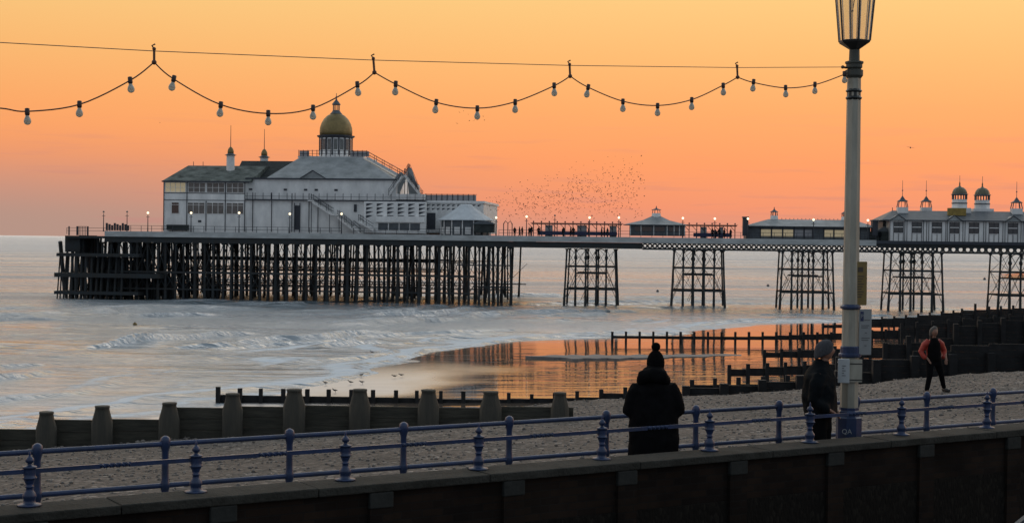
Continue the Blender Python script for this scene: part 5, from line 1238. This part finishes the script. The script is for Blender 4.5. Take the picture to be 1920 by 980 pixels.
for i, (px, wh) in enumerate(places):
    v = random.uniform(1, 4.5); o = bpy.data.objects.new('person', fm[i % 2]); COL.objects.link(o)
    o.matrix_world = FP @ Matrix.Translation((U(px, v), v, ZD)) @ Matrix.Rotation(random.uniform(0, 6.28), 4, 'Z') @ Matrix.Scale(random.uniform(.93, 1.05), 4)
    tag(o, 'tiny dark person on the pier deck ' + wh, 'person', 'people on the pier deck ' + wh)

# ------------------------------------------------------------------ groynes
def groyne(Yg, x0, x1, post_px, ptop, ltop, lbase, label, pw, sp_m, mt=M_timberd, mpst=None, planks=3, gap=0, roundtop=False, extra=1, skew=0):
    """x0..x1 in photo pixels at depth Yg; ptop/ltop: functions px -> photo y of post top and plank top; lbase: px -> y of the lowest plank's bottom (or None: ground)"""
    c = at((x0 + x1) / 2, 700, Yg)
    t = Thing('groyne', label, 'groyne', (c.x, c.y, 0), I4, 0)
    Xa, Xb = at(x0, 700, Yg).x, at(x1, 700, Yg).x
    px = x0; xs_ = []
    if post_px: xs_ = post_px
    else:
        st_ = sp_m / Yg * F
        while px <= x1: xs_.append(px); px += st_
    first = None
    for p in xs_:
        top = at(p, ptop(p), Yg); g = float(hgt([top.x], [Yg])[0][0]) - .6
        mb = MB(); h_ = top.z - g
        w_ = pw / 2 * random.uniform(.9, 1.1)
        if roundtop:
            mb.rings([(top.x, Yg - .22, g, w_ * 1.45, w_ * 1.2), (top.x, Yg - .22, top.z - .36, w_ * 1.42, w_ * 1.15), (top.x, Yg - .22, top.z - .13, w_ * 1.02, w_ * .95), (top.x, Yg - .22, top.z - .05, w_ * .93, w_ * .93), (top.x, Yg - .22, top.z - .045, w_ * 1.0, w_ * 1.0), (top.x + random.uniform(-.01, .01), Yg - .22, top.z, w_ * .98, w_ * .98)], 9)
        else: mb.box(top.x - w_, top.x + w_, Yg - .04 - pw, Yg - .04, g, top.z)
        o = t.part('post', mb, mpst or mt, smooth=False)
        bv = o.modifiers.new('b', 'BEVEL'); bv.width = .02 if pw > .3 else .01; bv.segments = 1
        if roundtop:
            for f in o.data.polygons: f.use_smooth = len(f.vertices) == 4
    mb = MB()
    ends = xs_ if len(xs_) > 1 else [x0, x1]
    if ends[-1] < x1: ends = ends + [x1]
    if ends[0] > x0: ends = [x0] + ends
    for a_, b_ in zip(ends[:-1], ends[1:]):
        m_ = (a_ + b_) / 2; A, B_ = at(a_, ltop(m_), Yg), at(b_, ltop(m_), Yg); zt1 = at(m_, ltop(m_), Yg).z
        g = float(hgt([(A.x + B_.x) / 2], [Yg])[0][0]) - .5
        zb1 = at(m_, lbase(m_), Yg).z if lbase else g
        if zb1 > zt1 - .05: continue
        n = max(1, round((zt1 - zb1) / .24)); hh = (zt1 - zb1) / n
        for k in range(n):
            j = random.uniform(-.008, .008)
            mb.box(A.x - .002, B_.x + .002, Yg + j, Yg + .09 + j, zb1 + k * hh + .004, zb1 + (k + 1) * hh - .002)
    t.part('planking', mb, mt)
    return t
def pw_(pts):
    xs2, ys2 = zip(*pts); return lambda x: float(np.interp(x, xs2, ys2))
# nearest groyne
groyne(32, -140, 1075, [-130, -20, 93, 197, 322, 440, 555, 677, 805, 921, 1050], pw_([(-140, 800), (0, 780), (93, 769), (197, 758), (322, 752), (440, 735), (555, 727), (677, 727), (805, 728), (921, 731), (1050, 733)]),
       pw_([(-60, 815), (40, 804), (150, 786), (260, 786), (330, 765), (500, 762), (620, 760), (740, 762), (860, 764), (985, 762), (1080, 764)]), None,
       'nearest timber groyne with massive tapered posts just beyond the railing', .31, 1.4, M_timber, M_timberp, roundtop=True)
groyne(98, 408, 1700, [410, 451, 490, 532, 577, 617, 659, 700, 743, 782, 827, 869, 915, 954, 997, 1040, 1082, 1127, 1172, 1215, 1256, 1297, 1340, 1384, 1430, 1476, 1522, 1568, 1614, 1660], pw_([(408, 724), (451, 727), (700, 730), (915, 733), (1000, 738), (1127, 729), (1172, 725), (1297, 711), (1340, 708), (1430, 705), (1700, 690)]),
       pw_([(408, 739), (480, 741), (700, 744), (900, 749), (1080, 745), (1120, 744), (1130, 737), (1280, 737), (1290, 722), (1400, 720), (1700, 700)]), pw_([(408, 748), (425, 748), (430, 765), (460, 766), (500, 790), (1700, 810)]),
       'low dark groyne behind the massive posts running right from beside the water', .26, 1.45)
groyne(112, 1364, 1660, [1367, 1402, 1438, 1472, 1508, 1546, 1584, 1622], pw_([(1364, 683), (1700, 668)]), pw_([(1364, 692), (1400, 692), (1440, 688), (1700, 676)]), pw_([(1364, 706), (1500, 702), (1700, 700)]),
       'dark raised groyne whose end stands right of the bobble hat person', .26, 1.45)
groyne(128, 1430, 1720, [1433, 1465, 1498, 1531, 1565, 1598, 1631, 1664, 1697], pw_([(1430, 655), (1720, 640)]), pw_([(1430, 662), (1500, 657), (1720, 648)]), pw_([(1430, 670), (1720, 672)]),
       'short dark groyne ending behind the man in the grey beanie', .24, 1.45)
groyne(158, 1147, 1780, [1148 + 25.6 * i for i in range(24)], pw_([(1147, 621), (1560, 622), (1780, 610)]), pw_([(1147, 629), (1400, 631), (1560, 625), (1660, 619), (1780, 617)]), pw_([(1147, 634), (1380, 637), (1560, 637), (1780, 634)]),
       'long thin groyne with small posts standing in the orange wet sand', .24, 1.45)
groyne(180, 1500, 1800, [1500, 1521, 1543, 1565, 1588, 1610, 1632, 1654, 1676, 1698, 1720], pw_([(1500, 607), (1800, 596)]), pw_([(1500, 625), (1535, 624), (1541, 609), (1632, 607), (1638, 598), (1800, 590)]), pw_([(1500, 627), (1540, 615), (1632, 614), (1800, 612)]),
       'farthest thin groyne at the water edge left of the lamp post', .22, 1.45)
groyne(188, 1640, 1990, [1653, 1676, 1698, 1721, 1743, 1765, 1787, 1803, 1828, 1854, 1876, 1899, 1922, 1944], pw_([(1640, 594), (1676, 592), (1743, 585), (1787, 581), (1803, 578), (1820, 571), (1828, 569), (1836, 574), (1854, 574), (1899, 572), (1990, 566)]),
       pw_([(1640, 602), (1672, 601), (1678, 597), (1718, 595), (1724, 591), (1762, 590), (1768, 587), (1800, 585), (1806, 582), (1830, 581), (1856, 580), (1990, 574)]), pw_([(1640, 612), (1990, 606)]),
       'stepped dark groyne climbing to the right frame edge under the pier', .24, 1.45)
groyne(140, 1690, 1990, None, pw_([(1690, 606), (1990, 580)]), pw_([(1690, 614), (1800, 600), (1990, 586)]), pw_([(1690, 626), (1800, 650), (1990, 650)]), 'dark groyne just below the stepped one at the right', .24, 1.45)
groyne(92, 1570, 1990, None, pw_([(1570, 668), (1690, 632), (1800, 604), (1990, 583)]), pw_([(1570, 676), (1660, 672), (1668, 646), (1760, 640), (1800, 612), (1990, 590)]), pw_([(1570, 688), (1660, 690), (1700, 720), (1990, 720)]), 'tall dark groyne behind the walker in red', .28, 1.45)
groyne(57, 1285, 1990, None, pw_([(1285, 722), (1385, 716), (1600, 690), (1655, 668), (1990, 655)]), pw_([(1285, 729), (1385, 723), (1500, 712), (1600, 700), (1650, 680), (1700, 668), (1800, 648), (1990, 640)]), None, 'broad timber groyne wall at the top of the shingle behind the walker', .3, 1.45)

# narrow low sandbar lying across the orange wet sand
mb = MB(); top = []; bot = []
for i in range(41):
    t = i / 40; px = 985 + 440 * t; hw = 3.6 * min(1, t * 5) ** 1.3 * (1 - t) ** .45 * (1 + .25 * math.sin(i * 1.7)) + .15; yc = 666.5 + 1.6 * math.sin(t * 5) + .5 * math.sin(i * .9) 
    top.append(atz(px, yc - hw, .34)); bot.append(atz(px, yc + hw, .34))
vs = [tuple(p) for p in top] + [tuple(p) for p in bot] + [(p.x, p.y, -.3) for p in bot]
fs = [(i, 41 + i, 42 + i, i + 1) for i in range(40)] + [(41 + i, 82 + i, 83 + i, 42 + i) for i in range(40)]
mb.add(vs, fs); o = mesh_obj('sandbar', mb, mat('damp_grey_sand', (.15, .14, .14), .7, .2, .6)); o['kind'] = 'structure'

# ------------------------------------------------------------------ buoys, gulls, birds
for px, py, lbl in ((253, 607, 'round yellowish buoy afloat at the left, nearest of the buoys'), (1233, 545, 'tiny dark buoy afloat between the first two trestles'), (1440, 535, 'tiny dark buoy afloat between the second and third trestles'), (1846, 523, 'tiny dark buoy afloat near the right frame edge')):
    p = atz(px, py, .25); r_ = 4.4 * p.y / F if px == 253 else 2.6 * p.y / F
    t = Thing('buoy', lbl, 'buoy', (p.x, p.y, 0), group=None)
    mb = MB().lathe(p.x, p.y, [(r_ * .5, -r_ * .4), (r_ * .9, 0), (r_, r_ * .5), (r_ * .85, r_), (r_ * .4, r_ * 1.5), (r_ * .1, r_ * 1.6)], 12); t.part('float', mb, M_buoy if px == 253 else M_trim, smooth=True)
    mb = MB().lathe(p.x, p.y, [(r_ * .12, r_ * 1.55), (r_ * .2, r_ * 1.8), (r_ * .05, r_ * 1.9)], 6); t.part('eye', mb, M_trim)
gm = MB()
gm.path([(-.20, 0, .16), (-.12, 0, .17), (0, 0, .18), (.10, 0, .20), (.15, 0, .25), (.18, 0, .29), (.21, 0, .30), (.27, 0, .285)], [.01, .03, .06, .055, .03, .03, .028, .006], 8)
gm.tube((0, .02, .14), (0, .02, 0), .008, 4); gm.tube((0, -.02, .14), (0, -.02, 0), .008, 4)
gmesh = None
GP = [(698, 661, 'gull standing on the swash line above the others'), (677, 704, 'gull on the wet sand just right of a small post'), (680, 718, 'gull on wet sand right of the pair of gulls'), (611, 719, 'leftmost gull on the wet sand'), (658, 718, 'gull on the wet sand between two others'), (629, 734, 'lowest gull near the low groyne'), (741, 707, 'left bird of the two at the sand ripples'), (754, 705, 'right bird of the two at the sand ripples')]
for i, (px, py, lbl) in enumerate(GP):
    p = atz(px, py, .12); o = mesh_obj('gull', gm, M_gull, smooth=True) if gmesh is None else bpy.data.objects.new('gull', gmesh)
    if gmesh is None: gmesh = o.data
    else: COL.objects.link(o)
    zg = max(float(hgt([p.x], [p.y])[0][0]), 0) + .02
    o.location = (p.x, p.y, zg); o.rotation_euler = (0, R(random.uniform(-10, 12)), random.choice((0, math.pi)) + random.uniform(-.4, .4)); o.scale = (1.0,) * 3
    tag(o, lbl, 'gull', 'gulls on the wet sand')
def bird_mb(flap, s=1):
    mb = MB(); mb.path([(-.11, 0, 0), (-.05, 0, .0), (.02, 0, .005), (.07, 0, .01), (.11, 0, .01)], [.012, .03, .034, .022, .004], 6)
    for k in (-1, 1):
        z1 = .12 * flap
        mb.add([(.05, k * .02, .01), (.03, k * .12, z1 * .7), (-.03, k * .21, z1), (-.05, k * .10, z1 * .6), (-.04, k * .02, .01), (.0, k * .1, z1 * .7 - .008)], [(0, 1, 2, 3, 4), (4, 5, 2, 3), (0, 5, 1), (0, 4, 5)])
    return mb
bms = []
for f in (.9, .2, -.7, .5):
    me = bpy.data.meshes.new('starling'); q = bird_mb(f); me.from_pydata(q.v, [], q.f); me.update(); me.materials.append(M_bird); bms.append(me)
def flock_pt():
    while True:
        t = random.random(); t = random.betavariate(1.5, 1.35); x = 905 + 305 * t ** .95; cy = 385 - 40 * max(0, (t - .25)) ** 1.1 - 6 * math.sin(t * 3)
        sp = 20 + 20 * t if t > .15 else 17
        y = random.gauss(cy, sp * .75)
        if y < 414 + (x - 900) * .0 and 290 < y < 412: return x, y
rot = lambda: (R(random.uniform(-50, 50)), R(random.uniform(-40, 40)), random.uniform(0, 6.28))
for i in range(300):
    if i < 282: x, y = flock_pt()
    elif i < 294: x, y = random.gauss(880, 22), random.gauss(215, 10)
    else: x, y = random.uniform(930, 1190), random.uniform(300, 400)
    Yb = random.uniform(200, 300); p = at(x, y, Yb); o = bpy.data.objects.new('starling', random.choice(bms)); COL.objects.link(o)
    o.location = p; o.rotation_euler = rot(); o.scale = (random.uniform(.75, 1.2),) * 3
    tag(o, 'small dark starling flying in the swirling flock right of the theatre' if not 282 <= i < 294 else 'faint starling of the small group flying right of the golden dome', 'bird', 'starlings in the flock' if not 282 <= i < 294 else 'few starlings right of the dome')
V_, F_ = [], []
mbf = MB()
for i in range(620):
    x, y = flock_pt(); p = at(x, y, random.uniform(230, 330)); q = bird_mb(random.choice((.9, .3, -.6))); T = Matrix.LocRotScale(p, __import__('mathutils').Euler(rot()), Vector((.85,) * 3)); mbf.add([T @ Vector(a) for a in q.v], q.f)
o = mesh_obj('starling_flock', mbf, M_bird); tag(o, 'cloud of tiny starlings wheeling over the pier right of the theatre', 'flock', kind='stuff')
for px, py, Yb, s, lbl in ((1707, 277, 120, 1.9, 'single dark gull gliding in the sky right of the lamp post'), (300, 230, 200, 1.0, 'faint single bird high in the sky above the theatre flagpoles')):
    o = bpy.data.objects.new('bird', bms[1]); COL.objects.link(o); o.location = at(px, py, Yb); o.rotation_euler = (R(12), 0, R(75)); o.scale = (s,) * 3; tag(o, lbl, 'bird')
